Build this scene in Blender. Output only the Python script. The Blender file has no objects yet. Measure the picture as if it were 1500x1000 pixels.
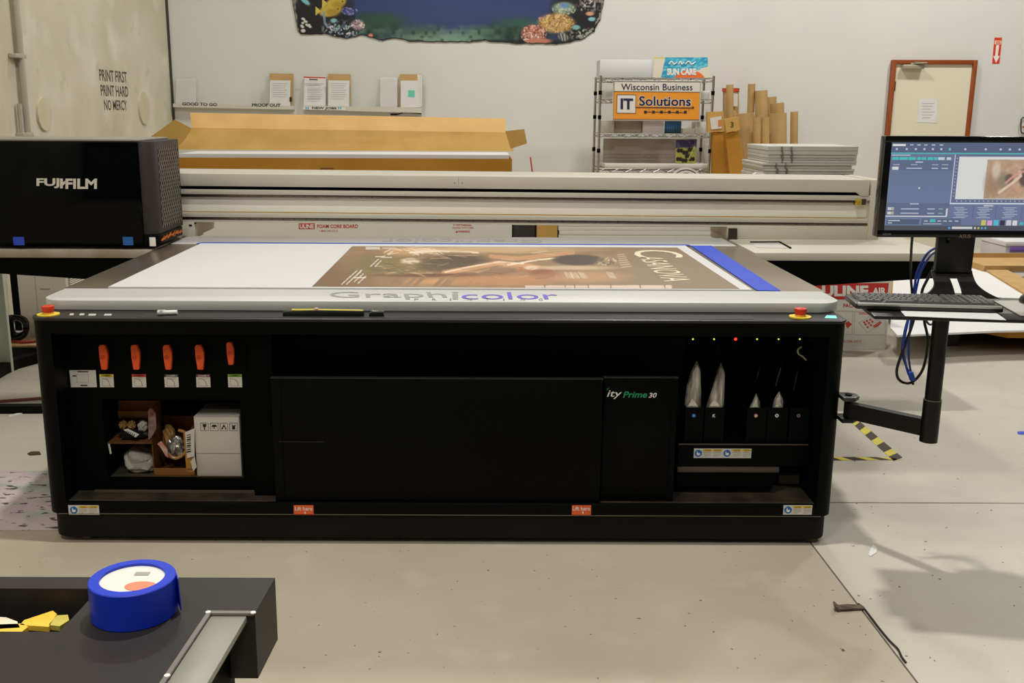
import bpy, bmesh, math, random
import numpy as np
from mathutils import Vector, Matrix

random.seed(7)
scene = bpy.context.scene
COL = scene.collection

# ------------------------------------------------------------------ camera
F, CX, CY, H = 1490.0, 703.0, 500.0, 1.5          # focal length in pixels, principal point, eye height
PITCH, ROLL = math.atan(338 / 1490), 0.004
cam_data = bpy.data.cameras.new('camera')
cam_data.sensor_width = 36.0
cam_data.sensor_fit = 'HORIZONTAL'
cam_data.lens = 36.0 * F / 1500.0
cam_data.shift_x = (750.0 - CX) / 1500.0
cam_data.clip_start = 0.02
cam = bpy.data.objects.new('camera', cam_data)
COL.objects.link(cam)
CAMROT = Matrix.Rotation(math.pi / 2 - PITCH, 3, 'X') @ Matrix.Rotation(ROLL, 3, 'Z')
cam.matrix_world = Matrix.Translation((0, 0, H)) @ CAMROT.to_4x4()
scene.camera = cam

# ------------------------------------------------------------------ world, lamps, exposure
world = bpy.data.worlds.new('World')
scene.world = world
world.use_nodes = True
world.node_tree.nodes['Background'].inputs['Color'].default_value = (1.0, 0.985, 0.95, 1)
world.node_tree.nodes['Background'].inputs['Strength'].default_value = 0.09

def area(name, loc, power, sx, sy, color=(1.0, 0.985, 0.945), target=None):
    d = bpy.data.lights.new(name, 'AREA')
    d.shape = 'RECTANGLE'
    d.size, d.size_y = sx, sy
    d.energy = power
    d.color = color
    o = bpy.data.objects.new(name, d)
    COL.objects.link(o)
    o.location = loc
    if target:
        o.rotation_euler = (Vector(target) - Vector(loc)).to_track_quat('-Z', 'Y').to_euler()
    return o

area('high_bay_or_fill_lamp', (0.20, 3.15, 6.0), 228, 0.24, 0.18)
area('high_bay_or_fill_lamp', (1.8, 9.0, 6.0), 180, 0.6, 0.4)
area('high_bay_or_fill_lamp', (5.6, 8.9, 6.0), 235, 0.6, 0.4)
area('high_bay_or_fill_lamp', (-1.8, 8.6, 6.0), 90, 0.6, 0.4)  # added to brighten the left part of the back wall
area('high_bay_or_fill_lamp', (5.4, 2.6, 6.0), 15, 0.6, 0.4)
area('high_bay_or_fill_lamp', (-1.5, -0.4, 6.0), 120, 0.8, 0.5)  # fill light added behind the camera for front-facing surfaces
area('high_bay_or_fill_lamp', (0.9, -1.6, 6.0), 120, 0.8, 0.5)  # second front fill, added to lift the gantry and bar faces

vs = scene.view_settings
vs.view_transform = 'Standard'
vs.look = 'None'
vs.exposure = -0.30
vs.gamma = 1.0
vs.use_curve_mapping = False

# ------------------------------------------------------------------ pixel -> place helpers
def ray(x, y):
    return CAMROT @ Vector(((x - CX) / F, -(y - CY) / F, -1.0))
def aY(x, y, Y):
    d = ray(x, y); t = Y / d.y
    return Vector((d.x * t, Y, H + d.z * t))
def aZ(x, y, Z):
    d = ray(x, y); t = (Z - H) / d.z
    return Vector((d.x * t, d.y * t, Z))
def aX(x, y, X):
    d = ray(x, y); t = X / d.x
    return Vector((X, d.y * t, H + d.z * t))

# ------------------------------------------------------------------ materials
def lin(c):
    return tuple(((v / 255) / 12.92 if v / 255 <= 0.04045 else ((v / 255 + 0.055) / 1.055) ** 2.4) for v in c)

MATS = {}
def mat(name, rgb, rough=0.6, metal=0.0, noise=0.0, nscale=8.0, rgb2=None, bump=0.0, bscale=60.0,
        spec=None, trans=0.0, alpha=1.0, emit=None, estr=0.0, stretch=None, coat=0.0):
    if name in MATS:
        return MATS[name]
    m = bpy.data.materials.new(name)
    m.use_nodes = True
    nt = m.node_tree
    b = nt.nodes['Principled BSDF']
    c1 = lin(rgb)
    b.inputs['Base Color'].default_value = (*c1, 1)
    b.inputs['Roughness'].default_value = rough
    b.inputs['Metallic'].default_value = metal
    if spec is not None:
        b.inputs['Specular IOR Level'].default_value = spec
    if trans:
        b.inputs['Transmission Weight'].default_value = trans
    if coat:
        b.inputs['Coat Weight'].default_value = coat
    b.inputs['Alpha'].default_value = alpha
    if emit:
        b.inputs['Emission Color'].default_value = (*lin(emit), 1)
        b.inputs['Emission Strength'].default_value = estr
    tc = nt.nodes.new('ShaderNodeTexCoord')
    mp = nt.nodes.new('ShaderNodeMapping')
    nt.links.new(tc.outputs['Object'], mp.inputs['Vector'])
    if stretch:
        mp.inputs['Scale'].default_value = stretch
    if noise or rgb2:
        n = nt.nodes.new('ShaderNodeTexNoise')
        n.inputs['Scale'].default_value = nscale
        n.inputs['Detail'].default_value = 6
        nt.links.new(mp.outputs['Vector'], n.inputs['Vector'])
        r = nt.nodes.new('ShaderNodeValToRGB')
        r.color_ramp.elements[0].position = 0.32
        r.color_ramp.elements[1].position = 0.68
        c2 = lin(rgb2) if rgb2 else tuple(v * (1 - noise) for v in c1)
        r.color_ramp.elements[0].color = (*c2, 1)
        r.color_ramp.elements[1].color = (*c1, 1)
        nt.links.new(n.outputs['Fac'], r.inputs['Fac'])
        nt.links.new(r.outputs['Color'], b.inputs['Base Color'])
    if bump:
        n2 = nt.nodes.new('ShaderNodeTexNoise')
        n2.inputs['Scale'].default_value = bscale
        n2.inputs['Detail'].default_value = 4
        nt.links.new(mp.outputs['Vector'], n2.inputs['Vector'])
        bp = nt.nodes.new('ShaderNodeBump')
        bp.inputs['Strength'].default_value = bump
        bp.inputs['Distance'].default_value = 0.01
        nt.links.new(n2.outputs['Fac'], bp.inputs['Height'])
        nt.links.new(bp.outputs['Normal'], b.inputs['Normal'])
    MATS[name] = m
    return m

def attr_mat(name, rough=0.5, emission=0.0, spec=0.4):
    if name in MATS:
        return MATS[name]
    m = bpy.data.materials.new(name)
    m.use_nodes = True
    nt = m.node_tree
    b = nt.nodes['Principled BSDF']
    a = nt.nodes.new('ShaderNodeAttribute')
    a.attribute_name = 'print'
    b.inputs['Roughness'].default_value = rough
    b.inputs['Specular IOR Level'].default_value = spec
    if emission:
        b.inputs['Base Color'].default_value = (0.005, 0.005, 0.006, 1)
        nt.links.new(a.outputs['Color'], b.inputs['Emission Color'])
        b.inputs['Emission Strength'].default_value = emission
    else:
        nt.links.new(a.outputs['Color'], b.inputs['Base Color'])
    MATS[name] = m
    return m

def floor_mat(name, c1, c2, c3):
    m = bpy.data.materials.new(name)
    m.use_nodes = True
    nt = m.node_tree; L = nt.links
    b = nt.nodes['Principled BSDF']
    tc = nt.nodes.new('ShaderNodeTexCoord')
    def noise(scale, detail, lo, hi):
        n = nt.nodes.new('ShaderNodeTexNoise')
        n.inputs['Scale'].default_value = scale; n.inputs['Detail'].default_value = detail
        L.new(tc.outputs['Object'], n.inputs['Vector'])
        r = nt.nodes.new('ShaderNodeMapRange')
        r.inputs['From Min'].default_value = lo; r.inputs['From Max'].default_value = hi
        L.new(n.outputs['Fac'], r.inputs['Value'])
        return r.outputs['Result']
    def mix(f, a, bb):
        x = nt.nodes.new('ShaderNodeMix'); x.data_type = 'RGBA'
        if f is None: x.inputs[0].default_value = 0.5
        else: L.new(f, x.inputs[0])
        for i, v in ((6, a), (7, bb)):
            if isinstance(v, tuple): x.inputs[i].default_value = (*lin(v), 1)
            else: L.new(v, x.inputs[i])
        return x.outputs[2]
    base = mix(noise(1.1, 5, .35, .65), c1, c2)
    base = mix(noise(6.0, 8, .55, .85), base, c3)
    spots = noise(38.0, 2, .735, .76)
    base = mix(spots, base, (92, 82, 66))
    L.new(base, b.inputs['Base Color'])
    b.inputs['Roughness'].default_value = 0.42
    b.inputs['Specular IOR Level'].default_value = 0.35
    n2 = nt.nodes.new('ShaderNodeTexNoise'); n2.inputs['Scale'].default_value = 30; n2.inputs['Detail'].default_value = 8
    L.new(tc.outputs['Object'], n2.inputs['Vector'])
    bp = nt.nodes.new('ShaderNodeBump'); bp.inputs['Strength'].default_value = 0.08; bp.inputs['Distance'].default_value = 0.01
    L.new(n2.outputs['Fac'], bp.inputs['Height']); L.new(bp.outputs['Normal'], b.inputs['Normal'])
    return m

BLACK = mat('black_powder_coat', (5, 6, 5), rough=0.5, spec=0.09, noise=.25, nscale=3)
BLACK2 = mat('black_inner_metal', (3, 4, 3), rough=0.6, spec=0.06)
DUSTY = mat('dusty_black_metal', (84, 72, 58), rough=0.85, rgb2=(44, 38, 31), nscale=9, spec=.15)
GLOSSY = mat('glossy_black_acrylic', (2, 3, 3), rough=0.05, spec=0.14)
BROWNBLACK = mat('brown_black_plastic', (52, 45, 41), rough=0.5, spec=0.3)
ALU = mat('brushed_aluminium', (206, 204, 198), rough=0.42, metal=0.05, noise=.08, nscale=5, stretch=(.4, 12, 12))
ALU2 = mat('grey_painted_metal', (196, 190, 172), rough=0.5, metal=0.05, noise=.06, nscale=3)
RAILM = mat('polished_steel_rail', (120, 113, 100), rough=0.22, metal=0.9)
BEDM = mat('anodised_bed', (156, 144, 124), rough=0.30, metal=0.75, noise=.06, nscale=20)
DARKLINE = mat('black_gap', (3, 3, 3), rough=0.8, spec=0.1)
WHITE = mat('white_board', (210, 208, 205), rough=0.6, spec=.25)
PAPER = mat('white_paper', (226, 224, 220), rough=0.7, noise=.05, nscale=12, spec=.2)
STICK = mat('sticker_white', (214, 210, 198), rough=0.5)
BLUETAPE = mat('blue_painters_tape', (26, 66, 200), rough=0.6, noise=.12, nscale=16)
CARD = mat('cardboard', (200, 160, 92), rough=0.8, rgb2=(188, 148, 80), nscale=5, spec=.15, bump=.05)
CARD2 = mat('cardboard_dark', (184, 132, 54), rough=0.8, rgb2=(170, 118, 42), nscale=4, spec=.15)
CARDPALE = mat('cardboard_tube_paper', (196, 162, 110), rough=0.8, rgb2=(184, 148, 96), nscale=6, spec=.15)
ORANGE = mat('orange_plastic', (240, 88, 22), rough=0.45)
REDBTN = mat('red_button_plastic', (214, 58, 32), rough=0.4)
YELLOW = mat('yellow_plate', (236, 205, 60), rough=0.5)
TEXTW = mat('white_lettering', (235, 232, 224), rough=0.5)
TEXTK = mat('black_lettering', (30, 28, 26), rough=0.7)
TEXTGREY = mat('grey_lettering', (128, 126, 124), rough=0.5)
TEXTVIOLET = mat('violet_lettering', (112, 92, 190), rough=0.5)
TEXTRED = mat('red_lettering', (196, 52, 36), rough=0.6)
TEXTGREEN = mat('green_lettering', (22, 150, 96), rough=0.5)
NAVY = mat('navy_lettering', (18, 26, 66), rough=0.5)
CHROME = mat('chrome_wire', (190, 186, 176), rough=0.25, metal=0.9)

# ------------------------------------------------------------------ mesh helpers
class MB:
    def __init__(self):
        self.bm = bmesh.new()
    def _grab(self, other):
        me = bpy.data.meshes.new('tmp'); other.to_mesh(me); other.free()
        self.bm.from_mesh(me); bpy.data.meshes.remove(me)
    def box(self, a, b, bev=0.0, seg=2, M=None):
        t = bmesh.new()
        x0, y0, z0 = a; x1, y1, z1 = b
        v = [t.verts.new(p) for p in ((x0, y0, z0), (x1, y0, z0), (x1, y1, z0), (x0, y1, z0),
                                      (x0, y0, z1), (x1, y0, z1), (x1, y1, z1), (x0, y1, z1))]
        for f in ((3, 2, 1, 0), (4, 5, 6, 7), (0, 1, 5, 4), (1, 2, 6, 5), (2, 3, 7, 6), (3, 0, 4, 7)):
            t.faces.new([v[i] for i in f])
        if bev:
            bmesh.ops.bevel(t, geom=t.edges[:], offset=bev, segments=seg, affect='EDGES', profile=0.5)
        if M is not None:
            bmesh.ops.transform(t, matrix=M, verts=t.verts[:])
        bmesh.ops.recalc_face_normals(t, faces=t.faces[:])
        self._grab(t)
        return self
    def prism(self, pts, vec, bev=0.0, seg=2):
        t = bmesh.new()
        vec = Vector(vec)
        lo = [t.verts.new(Vector(p)) for p in pts]
        hi = [t.verts.new(Vector(p) + vec) for p in pts]
        n = len(pts)
        t.faces.new(lo); t.faces.new(hi[::-1])
        for i in range(n):
            t.faces.new((lo[(i + 1) % n], lo[i], hi[i], hi[(i + 1) % n]))
        bmesh.ops.recalc_face_normals(t, faces=t.faces[:])
        if bev:
            bmesh.ops.bevel(t, geom=t.edges[:], offset=bev, segments=seg, affect='EDGES', profile=0.5)
        self._grab(t)
        return self
    def cyl(self, p0, p1, r0, r1=None, n=20, cap=True):
        p0, p1 = Vector(p0), Vector(p1)
        r1 = r0 if r1 is None else r1
        ax = (p1 - p0).normalized()
        u = ax.orthogonal().normalized(); w = ax.cross(u)
        A, B = [], []
        for i in range(n):
            a = 2 * math.pi * i / n
            d = u * math.cos(a) + w * math.sin(a)
            A.append(self.bm.verts.new(p0 + d * r0)); B.append(self.bm.verts.new(p1 + d * r1))
        for i in range(n):
            j = (i + 1) % n
            self.bm.faces.new((A[i], A[j], B[j], B[i]))
        if cap:
            self.bm.faces.new(A[::-1]); self.bm.faces.new(B)
        return self
    def lathe(self, prof, c, n=28, axis=None):
        c = Vector(c)
        q = Vector((0, 0, 1)).rotation_difference(Vector(axis)) if axis is not None else None
        rings = []
        for r, z in prof:
            ring = []
            for i in range(n):
                a = 2 * math.pi * i / n
                p = Vector((r * math.cos(a), r * math.sin(a), z))
                if q: p = q @ p
                ring.append(self.bm.verts.new(c + p))
            rings.append(ring)
        for k in range(len(rings) - 1):
            for i in range(n):
                j = (i + 1) % n
                self.bm.faces.new((rings[k][i], rings[k][j], rings[k + 1][j], rings[k + 1][i]))
        self.bm.faces.new(rings[0][::-1]); self.bm.faces.new(rings[-1])
        return self
    def tube(self, pts, r, n=8, smooth=6):
        P = [Vector(p) for p in pts]
        if smooth and len(P) > 2:
            Q = []
            for i in range(len(P) - 1):
                a = P[max(i - 1, 0)]; b = P[i]; c = P[i + 1]; d = P[min(i + 2, len(P) - 1)]
                for k in range(smooth):
                    t = k / smooth
                    Q.append(0.5 * ((2 * b) + (c - a) * t + (2 * a - 5 * b + 4 * c - d) * t * t + (3 * b - a - 3 * c + d) * t ** 3))
            Q.append(P[-1]); P = Q
        ring0 = None; u = None; first = None
        for i, p in enumerate(P):
            tan = (P[min(i + 1, len(P) - 1)] - P[max(i - 1, 0)])
            if tan.length < 1e-9: continue
            tan.normalize()
            u = tan.orthogonal().normalized() if u is None else (u - tan * u.dot(tan)).normalized()
            w = tan.cross(u)
            ring = [self.bm.verts.new(p + (u * math.cos(2 * math.pi * k / n) + w * math.sin(2 * math.pi * k / n)) * r) for k in range(n)]
            if ring0:
                for k in range(n):
                    self.bm.faces.new((ring0[k], ring0[(k + 1) % n], ring[(k + 1) % n], ring[k]))
            else:
                first = ring
            ring0 = ring
        self.bm.faces.new(first[::-1]); self.bm.faces.new(ring0)
        return self
    def bar(self, p0, p1, w, h):
        p0, p1 = Vector(p0), Vector(p1)
        ax = (p1 - p0); ln = ax.length; ax.normalize()
        up = Vector((0, 0, 1)) if abs(ax.z) < .95 else Vector((1, 0, 0))
        s = ax.cross(up).normalized(); t = s.cross(ax)
        M = Matrix.Translation(p0) @ Matrix((( ax.x, s.x, t.x, 0), (ax.y, s.y, t.y, 0), (ax.z, s.z, t.z, 0), (0, 0, 0, 1)))
        return self.box((0, -w / 2, -h / 2), (ln, w / 2, h / 2), M=M)
    def poly(self, pts):
        self.bm.faces.new([self.bm.verts.new(Vector(p)) for p in pts])
        return self
    def move(self, fn):
        for v in self.bm.verts: v.co = fn(v.co)
        return self
    def build(self, name, m, parent=None, smooth=True, angle=35):
        me = bpy.data.meshes.new(name)
        bmesh.ops.recalc_face_normals(self.bm, faces=self.bm.faces[:])
        self.bm.to_mesh(me); self.bm.free()
        return link(name, me, m, parent, smooth, angle)

def link(name, me, m, parent=None, smooth=True, angle=35):
    me.materials.clear()
    me.materials.append(m)
    if smooth:
        me.shade_smooth()
        me.set_sharp_from_angle(angle=math.radians(angle))
    o = bpy.data.objects.new(name, me)
    COL.objects.link(o)
    if parent is not None:
        adopt(o, parent)
    return o

def world_loc(o):
    v = Vector(o.location)
    return v
def adopt(o, parent):
    # every root is an Empty or mesh with no rotation: undo its place so that child meshes keep world coordinates
    o.parent = parent
    off = Vector((0, 0, 0)); p = parent
    chain = p
    o.matrix_parent_inverse = Matrix.Translation(-total(parent))
def total(o):
    return o.matrix_basis.translation + (total(o.parent) + o.matrix_parent_inverse.translation if o.parent else Vector((0, 0, 0)))

def tag(o, label, cat, group=None):
    o['label'] = label; o['category'] = cat
    if group: o['group'] = group
    return o
def thing(name, label, cat, loc, group=None):
    o = bpy.data.objects.new(name, None)
    COL.objects.link(o)
    o.empty_display_size = 0.05
    o.location = loc
    return tag(o, label, cat, group)
def struct(o):
    o['kind'] = 'structure'
    return o

def box(name, a, b, m, parent=None, bev=0.0, seg=2, M=None):
    lo = tuple(min(p, q) for p, q in zip(a, b)); hi = tuple(max(p, q) for p, q in zip(a, b))
    return MB().box(lo, hi, bev, seg, M).build(name, m, parent)

def rrect(x0, x1, y0, y1, rs, z, n=8):
    """outline in plan; rs = radii at (x0y0, x1y0, x1y1, x0y1)"""
    out = []
    for (cx, cy, a0, r) in ((x0, y0, 180, rs[0]), (x1, y0, 270, rs[1]), (x1, y1, 0, rs[2]), (x0, y1, 90, rs[3])):
        sx = 1 if cx == x0 else -1; sy = 1 if cy == y0 else -1
        if r <= 0:
            out.append(Vector((cx, cy, z))); continue
        for k in range(n + 1):
            a = math.radians(a0 + 90 * k / n)
            out.append(Vector((cx + sx * r + r * math.cos(a), cy + sy * r + r * math.sin(a), z)))
    return out

def pxbox(name, x0, y0, x1, y1, Y, depth, m, parent=None, bev=0.0):
    """box whose front face fills a pixel rectangle on the plane at distance Y"""
    a = aY(x0, y1, Y); b = aY(x1, y0, Y)
    return box(name, (a.x, Y, a.z), (b.x, Y + depth, b.z), m, parent, bev)
def pxpoly(name, pts, Y, depth, m, parent=None, bev=0.0):
    """thick flat shape facing the camera, outline given in pixels on the plane at distance Y"""
    return MB().prism([aY(x, y, Y) for x, y in pts], (0, depth, 0), bev).build(name, m, parent)
def zpoly(name, pts, Z, thick, m, parent=None):
    """thick flat shape lying on a level surface at height Z"""
    return MB().prism([aZ(x, y, Z) for x, y in pts], (0, 0, thick)).build(name, m, parent)

# ------------------------------------------------------------------ lettering
_tc = {}
def glyphs(s, bold, shear):
    key = (s, bold, shear)
    if key not in _tc:
        cu = bpy.data.curves.new('t', 'FONT')
        cu.body = s; cu.offset = bold; cu.shear = shear; cu.extrude = 0.0; cu.fill_mode = 'FRONT'; cu.resolution_u = 3
        o = bpy.data.objects.new('t', cu)
        COL.objects.link(o)
        dg = bpy.context.evaluated_depsgraph_get()
        me = bpy.data.meshes.new_from_object(o.evaluated_get(dg))
        COL.objects.unlink(o)
        bpy.data.objects.remove(o); bpy.data.curves.remove(cu)
        co = np.array([v.co[:] for v in me.vertices])
        fs = [tuple(p.vertices) for p in me.polygons]
        bpy.data.meshes.remove(me)
        _tc[key] = (co, fs)
    return _tc[key]
def text(name, s, bl, br, tl, m, parent=None, bold=0.0, shear=0.0, lift=0.0008):
    """lettering stretched to the frame bottom-left, bottom-right, top-left; stands proud by lift"""
    co, fs = glyphs(s, bold, shear)
    lo, hi = co.min(0), co.max(0)
    bl, br, tl = Vector(bl), Vector(br), Vector(tl)
    R, U = br - bl, tl - bl
    N = R.cross(U).normalized() * lift
    vs_ = [bl + R * ((c[0] - lo[0]) / (hi[0] - lo[0])) + U * ((c[1] - lo[1]) / (hi[1] - lo[1])) + N for c in co]
    me = bpy.data.meshes.new(name)
    me.from_pydata(vs_, [], fs)
    return link(name, me, m, parent, smooth=False)
def textY(name, s, x0, y0, x1, y1, Y, m, parent=None, tilt=0.0, **k):
    return text(name, s, aY(x0, y1, Y), aY(x1, y1 + tilt, Y), aY(x0, y0, Y), m, parent, **k)

# ------------------------------------------------------------------ flat prints painted into vertex colours of a fine grid
def vnoise(x, y, s, seed=0):
    x = np.asarray(x) / s; y = np.asarray(y) / s
    xi = np.floor(x).astype(int); yi = np.floor(y).astype(int)
    fx = x - xi; fy = y - yi
    fx = fx * fx * (3 - 2 * fx); fy = fy * fy * (3 - 2 * fy)
    def h(a, b):
        n = (a * 374761393 + b * 668265263 + seed * 1274126177) & 0x7fffffff
        n = ((n ^ (n >> 13)) * 1274126177) & 0x7fffffff
        return ((n ^ (n >> 16)) & 0xffff) / 65535.0
    return (h(xi, yi) * (1 - fx) + h(xi + 1, yi) * fx) * (1 - fy) + (h(xi, yi + 1) * (1 - fx) + h(xi + 1, yi + 1) * fx) * fy
class Paint:
    def __init__(self, X, Y, base):
        self.X, self.Y = X, Y
        self.c = np.zeros(X.shape + (3,)) + np.array(base, float)
    def put(self, a, col):
        a = np.clip(a, 0, 1)[..., None]
        self.c = self.c * (1 - a) + np.array(col, float) * a
    def ell(self, cx, cy, rx, ry, col, soft=.2, al=1.0, rot=0.0):
        dx, dy = self.X - cx, self.Y - cy
        c, s = math.cos(rot), math.sin(rot)
        d = np.sqrt(((dx * c + dy * s) / rx) ** 2 + ((-dx * s + dy * c) / ry) ** 2)
        self.put(al * np.clip((1 - d) / soft + .5, 0, 1), col)
    def rect(self, x0, y0, x1, y1, col, al=1.0):
        self.put(al * ((self.X >= x0) & (self.X <= x1) & (self.Y >= y0) & (self.Y <= y1)), col)
    def line(self, pts, w, col, al=1.0, soft=.6):
        d = np.full(self.X.shape, 1e9)
        for (ax, ay), (bx, by) in zip(pts[:-1], pts[1:]):
            L = (bx - ax) ** 2 + (by - ay) ** 2 + 1e-9
            t = np.clip(((self.X - ax) * (bx - ax) + (self.Y - ay) * (by - ay)) / L, 0, 1)
            d = np.minimum(d, np.hypot(self.X - ax - t * (bx - ax), self.Y - ay - t * (by - ay)))
        self.put(al * np.clip((w / 2 - d) / soft + .5, 0, 1), col)
    def poly(self, pts, col, al=1.0):
        ins = np.zeros(self.X.shape, bool)
        n = len(pts)
        for i in range(n):
            (x0, y0), (x1, y1) = pts[i], pts[(i + 1) % n]
            if y0 == y1: continue
            cond = ((self.Y >= min(y0, y1)) & (self.Y < max(y0, y1)))
            ins ^= cond & (self.X < x0 + (self.Y - y0) * (x1 - x0) / (y1 - y0))
        self.put(al * ins, col)
    def speckle(self, mask, seed, cols, s=2.0, thr=.6):
        n = vnoise(self.X, self.Y, s, seed)
        k = vnoise(self.X, self.Y, s * 1.7, seed + 5)
        for i, col in enumerate(cols):
            lo = i / len(cols)
            self.put(mask * (n > thr) * ((k >= lo) & (k < lo + 1.0 / len(cols) + .01)), col)
def grid(name, P, colors, m, parent=None):
    """P: array (ny, nx, 3) of places; colors: (ny, nx, 3) in 0-255"""
    ny, nx = P.shape[:2]
    me = bpy.data.meshes.new(name)
    idx = np.arange(ny * nx).reshape(ny, nx)
    q = np.stack([idx[:-1, :-1], idx[1:, :-1], idx[1:, 1:], idx[:-1, 1:]], -1).reshape(-1, 4)
    me.from_pydata(P.reshape(-1, 3).tolist(), [], q.tolist())
    s = np.clip(colors.reshape(-1, 3) / 255.0, 0, 1)
    l = np.where(s <= .04045, s / 12.92, ((s + .055) / 1.055) ** 2.4)
    at = me.color_attributes.new('print', 'FLOAT_COLOR', 'POINT')
    at.data.foreach_set('color', np.concatenate([l, np.ones((len(l), 1))], 1).astype(np.float32).ravel())
    return link(name, me, m, parent, smooth=False)
def bilerp(tl, tr, bl, br, nx, ny):
    u = np.linspace(0, 1, nx)[None, :, None]; v = np.linspace(0, 1, ny)[:, None, None]
    tl, tr, bl, br = (np.array(p, float) for p in (tl, tr, bl, br))
    return (tl * (1 - u) + tr * u) * (1 - v) + (bl * (1 - u) + br * u) * v
# ================================================================== SETTING
WALL_Y, WALL_X = 11.5, -3.39
warm = floor_mat('concrete_warm', (187, 175, 155), (177, 164, 143), (196, 185, 167))
cool = floor_mat('concrete_grey', (202, 195, 179), (192, 184, 167), (184, 179, 163))
fl = struct(box('floor', (-9, -4, -0.20), (10, 13, -0.022), mat('joint_filler', (70, 62, 50), rough=.9)))
JX, JY = 1.184, 3.77
for a, b, m in (((-9, -4), (JX - .003, JY - .004), warm), ((JX + .003, -4), (10, JY - .004), cool),
                ((-9, JY + .004), (JX - .003, 8.4), cool), ((JX + .003, JY + .004), (10, 8.4), cool),
                ((-9, 8.408), (10, 13), cool)):
    box('slab', (a[0], a[1], -0.10), (b[0], b[1], 0.0), m, fl)

wallm = mat('painted_drywall', (217, 216, 208), rough=.8, noise=.05, nscale=1.2, bump=.03, bscale=90, spec=.2)
wb = struct(box('wall_back', (WALL_X, WALL_Y, -0.02), (10, WALL_Y + .2, 7.5), wallm))

def concrete_wall_mat():
    m = bpy.data.materials.new('tilt_up_concrete')
    m.use_nodes = True
    nt = m.node_tree; L = nt.links; b = nt.nodes['Principled BSDF']
    tc = nt.nodes.new('ShaderNodeTexCoord')
    def ns(scale, lo, hi, det=6):
        n = nt.nodes.new('ShaderNodeTexNoise'); n.inputs['Scale'].default_value = scale; n.inputs['Detail'].default_value = det
        L.new(tc.outputs['Object'], n.inputs['Vector'])
        r = nt.nodes.new('ShaderNodeMapRange'); r.inputs['From Min'].default_value = lo; r.inputs['From Max'].default_value = hi
        L.new(n.outputs['Fac'], r.inputs['Value']); return r.outputs['Result']
    def mx(f, a, c):
        x = nt.nodes.new('ShaderNodeMix'); x.data_type = 'RGBA'; L.new(f, x.inputs[0])
        for i, v in ((6, a), (7, c)):
            if isinstance(v, tuple): x.inputs[i].default_value = (*lin(v), 1)
            else: L.new(v, x.inputs[i])
        return x.outputs[2]
    c = mx(ns(.9, .35, .65), (190, 183, 156), (210, 204, 182))
    c = mx(ns(2.3, .52, .75, 8), c, (220, 215, 196))
    c = mx(ns(5, .62, .8, 10), c, (174, 167, 142))
    L.new(c, b.inputs['Base Color']); b.inputs['Roughness'].default_value = .75
    bp = nt.nodes.new('ShaderNodeBump'); bp.inputs['Strength'].default_value = .06
    L.new(ns(18, 0, 1, 8), bp.inputs['Height']); L.new(bp.outputs['Normal'], b.inputs['Normal'])
    return m
wl = struct(box('wall_left', (WALL_X - .25, -4, -0.02), (WALL_X - .012, WALL_Y + .2, 7.5), concrete_wall_mat()))

# dark sealant joint in the corner between the two walls
struct(box('trim_1', (WALL_X - .012, WALL_Y - .02, 0), (WALL_X + .012, WALL_Y, 7.5), mat('corner_sealant', (62, 62, 54), rough=.9)))

# conduit pipes on the left wall
def wallX(x, y): return aX(x, y, WALL_X)
cm = mat('galvanised_conduit', (190, 184, 164), rough=.45, metal=.4)
cd = thing('electrical_conduit', 'pair of grey electrical conduit pipes strapped to the concrete wall', 'conduit', (WALL_X, wallX(30, 150).y, 0))
y0 = wallX(36, 190).y
MB().cyl((WALL_X + .022, y0, .3), (WALL_X + .022, y0, 5), .024).build('pipe', cm, cd)
MB().cyl((WALL_X + .018, y0 - .09, .3), (WALL_X + .018, y0 - .09, wallX(34, 152).z), .018).build('pipe', cm, cd)
for zz in (1.86, 1.3, 2.9):
    box('pipe_strap', (WALL_X - .0105, y0 - .13, zz), (WALL_X + .045, y0 + .05, zz + .03), cm, cd, .004)
# round plugs in the concrete
pm = mat('lift_plug_patch', (205, 196, 164), rough=.8, noise=.08)
for (px, py) in ((65, 167), (211, 158)):
    p = wallX(px, py)
    r = .125 if px < 100 else .16
    o = MB().cyl((WALL_X - .012, p.y, p.z), (WALL_X + .006, p.y, p.z), r, n=40).build('wall_plug', pm)
    tag(o, 'round beige patch in the concrete wall ' + ('beside the conduit' if px < 100 else 'right of the stencilled slogan'), 'wall patch', 'round patches in the concrete wall')
# stencilled slogan
def wtext(s, x0, yb0, x1, yb1, yt0):
    a = wallX(x0, yb0); b = wallX(x1, yb1)
    zb = (a.z + b.z) / 2; zt = wallX(x0, yt0).z
    return text('lettering', s, (WALL_X - .0115, a.y, zb), (WALL_X - .0115, b.y, zb), (WALL_X - .0115, a.y, zt), mat('stencil_paint', (84, 78, 62), rough=.9), wl, bold=.014)
wtext('PRINT FIRST', 148, 119, 188, 121, 101)
wtext('PRINT HARD', 150, 140, 190, 142, 124)
wtext('NO MERCY', 155, 161, 188, 162, 146)

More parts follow.
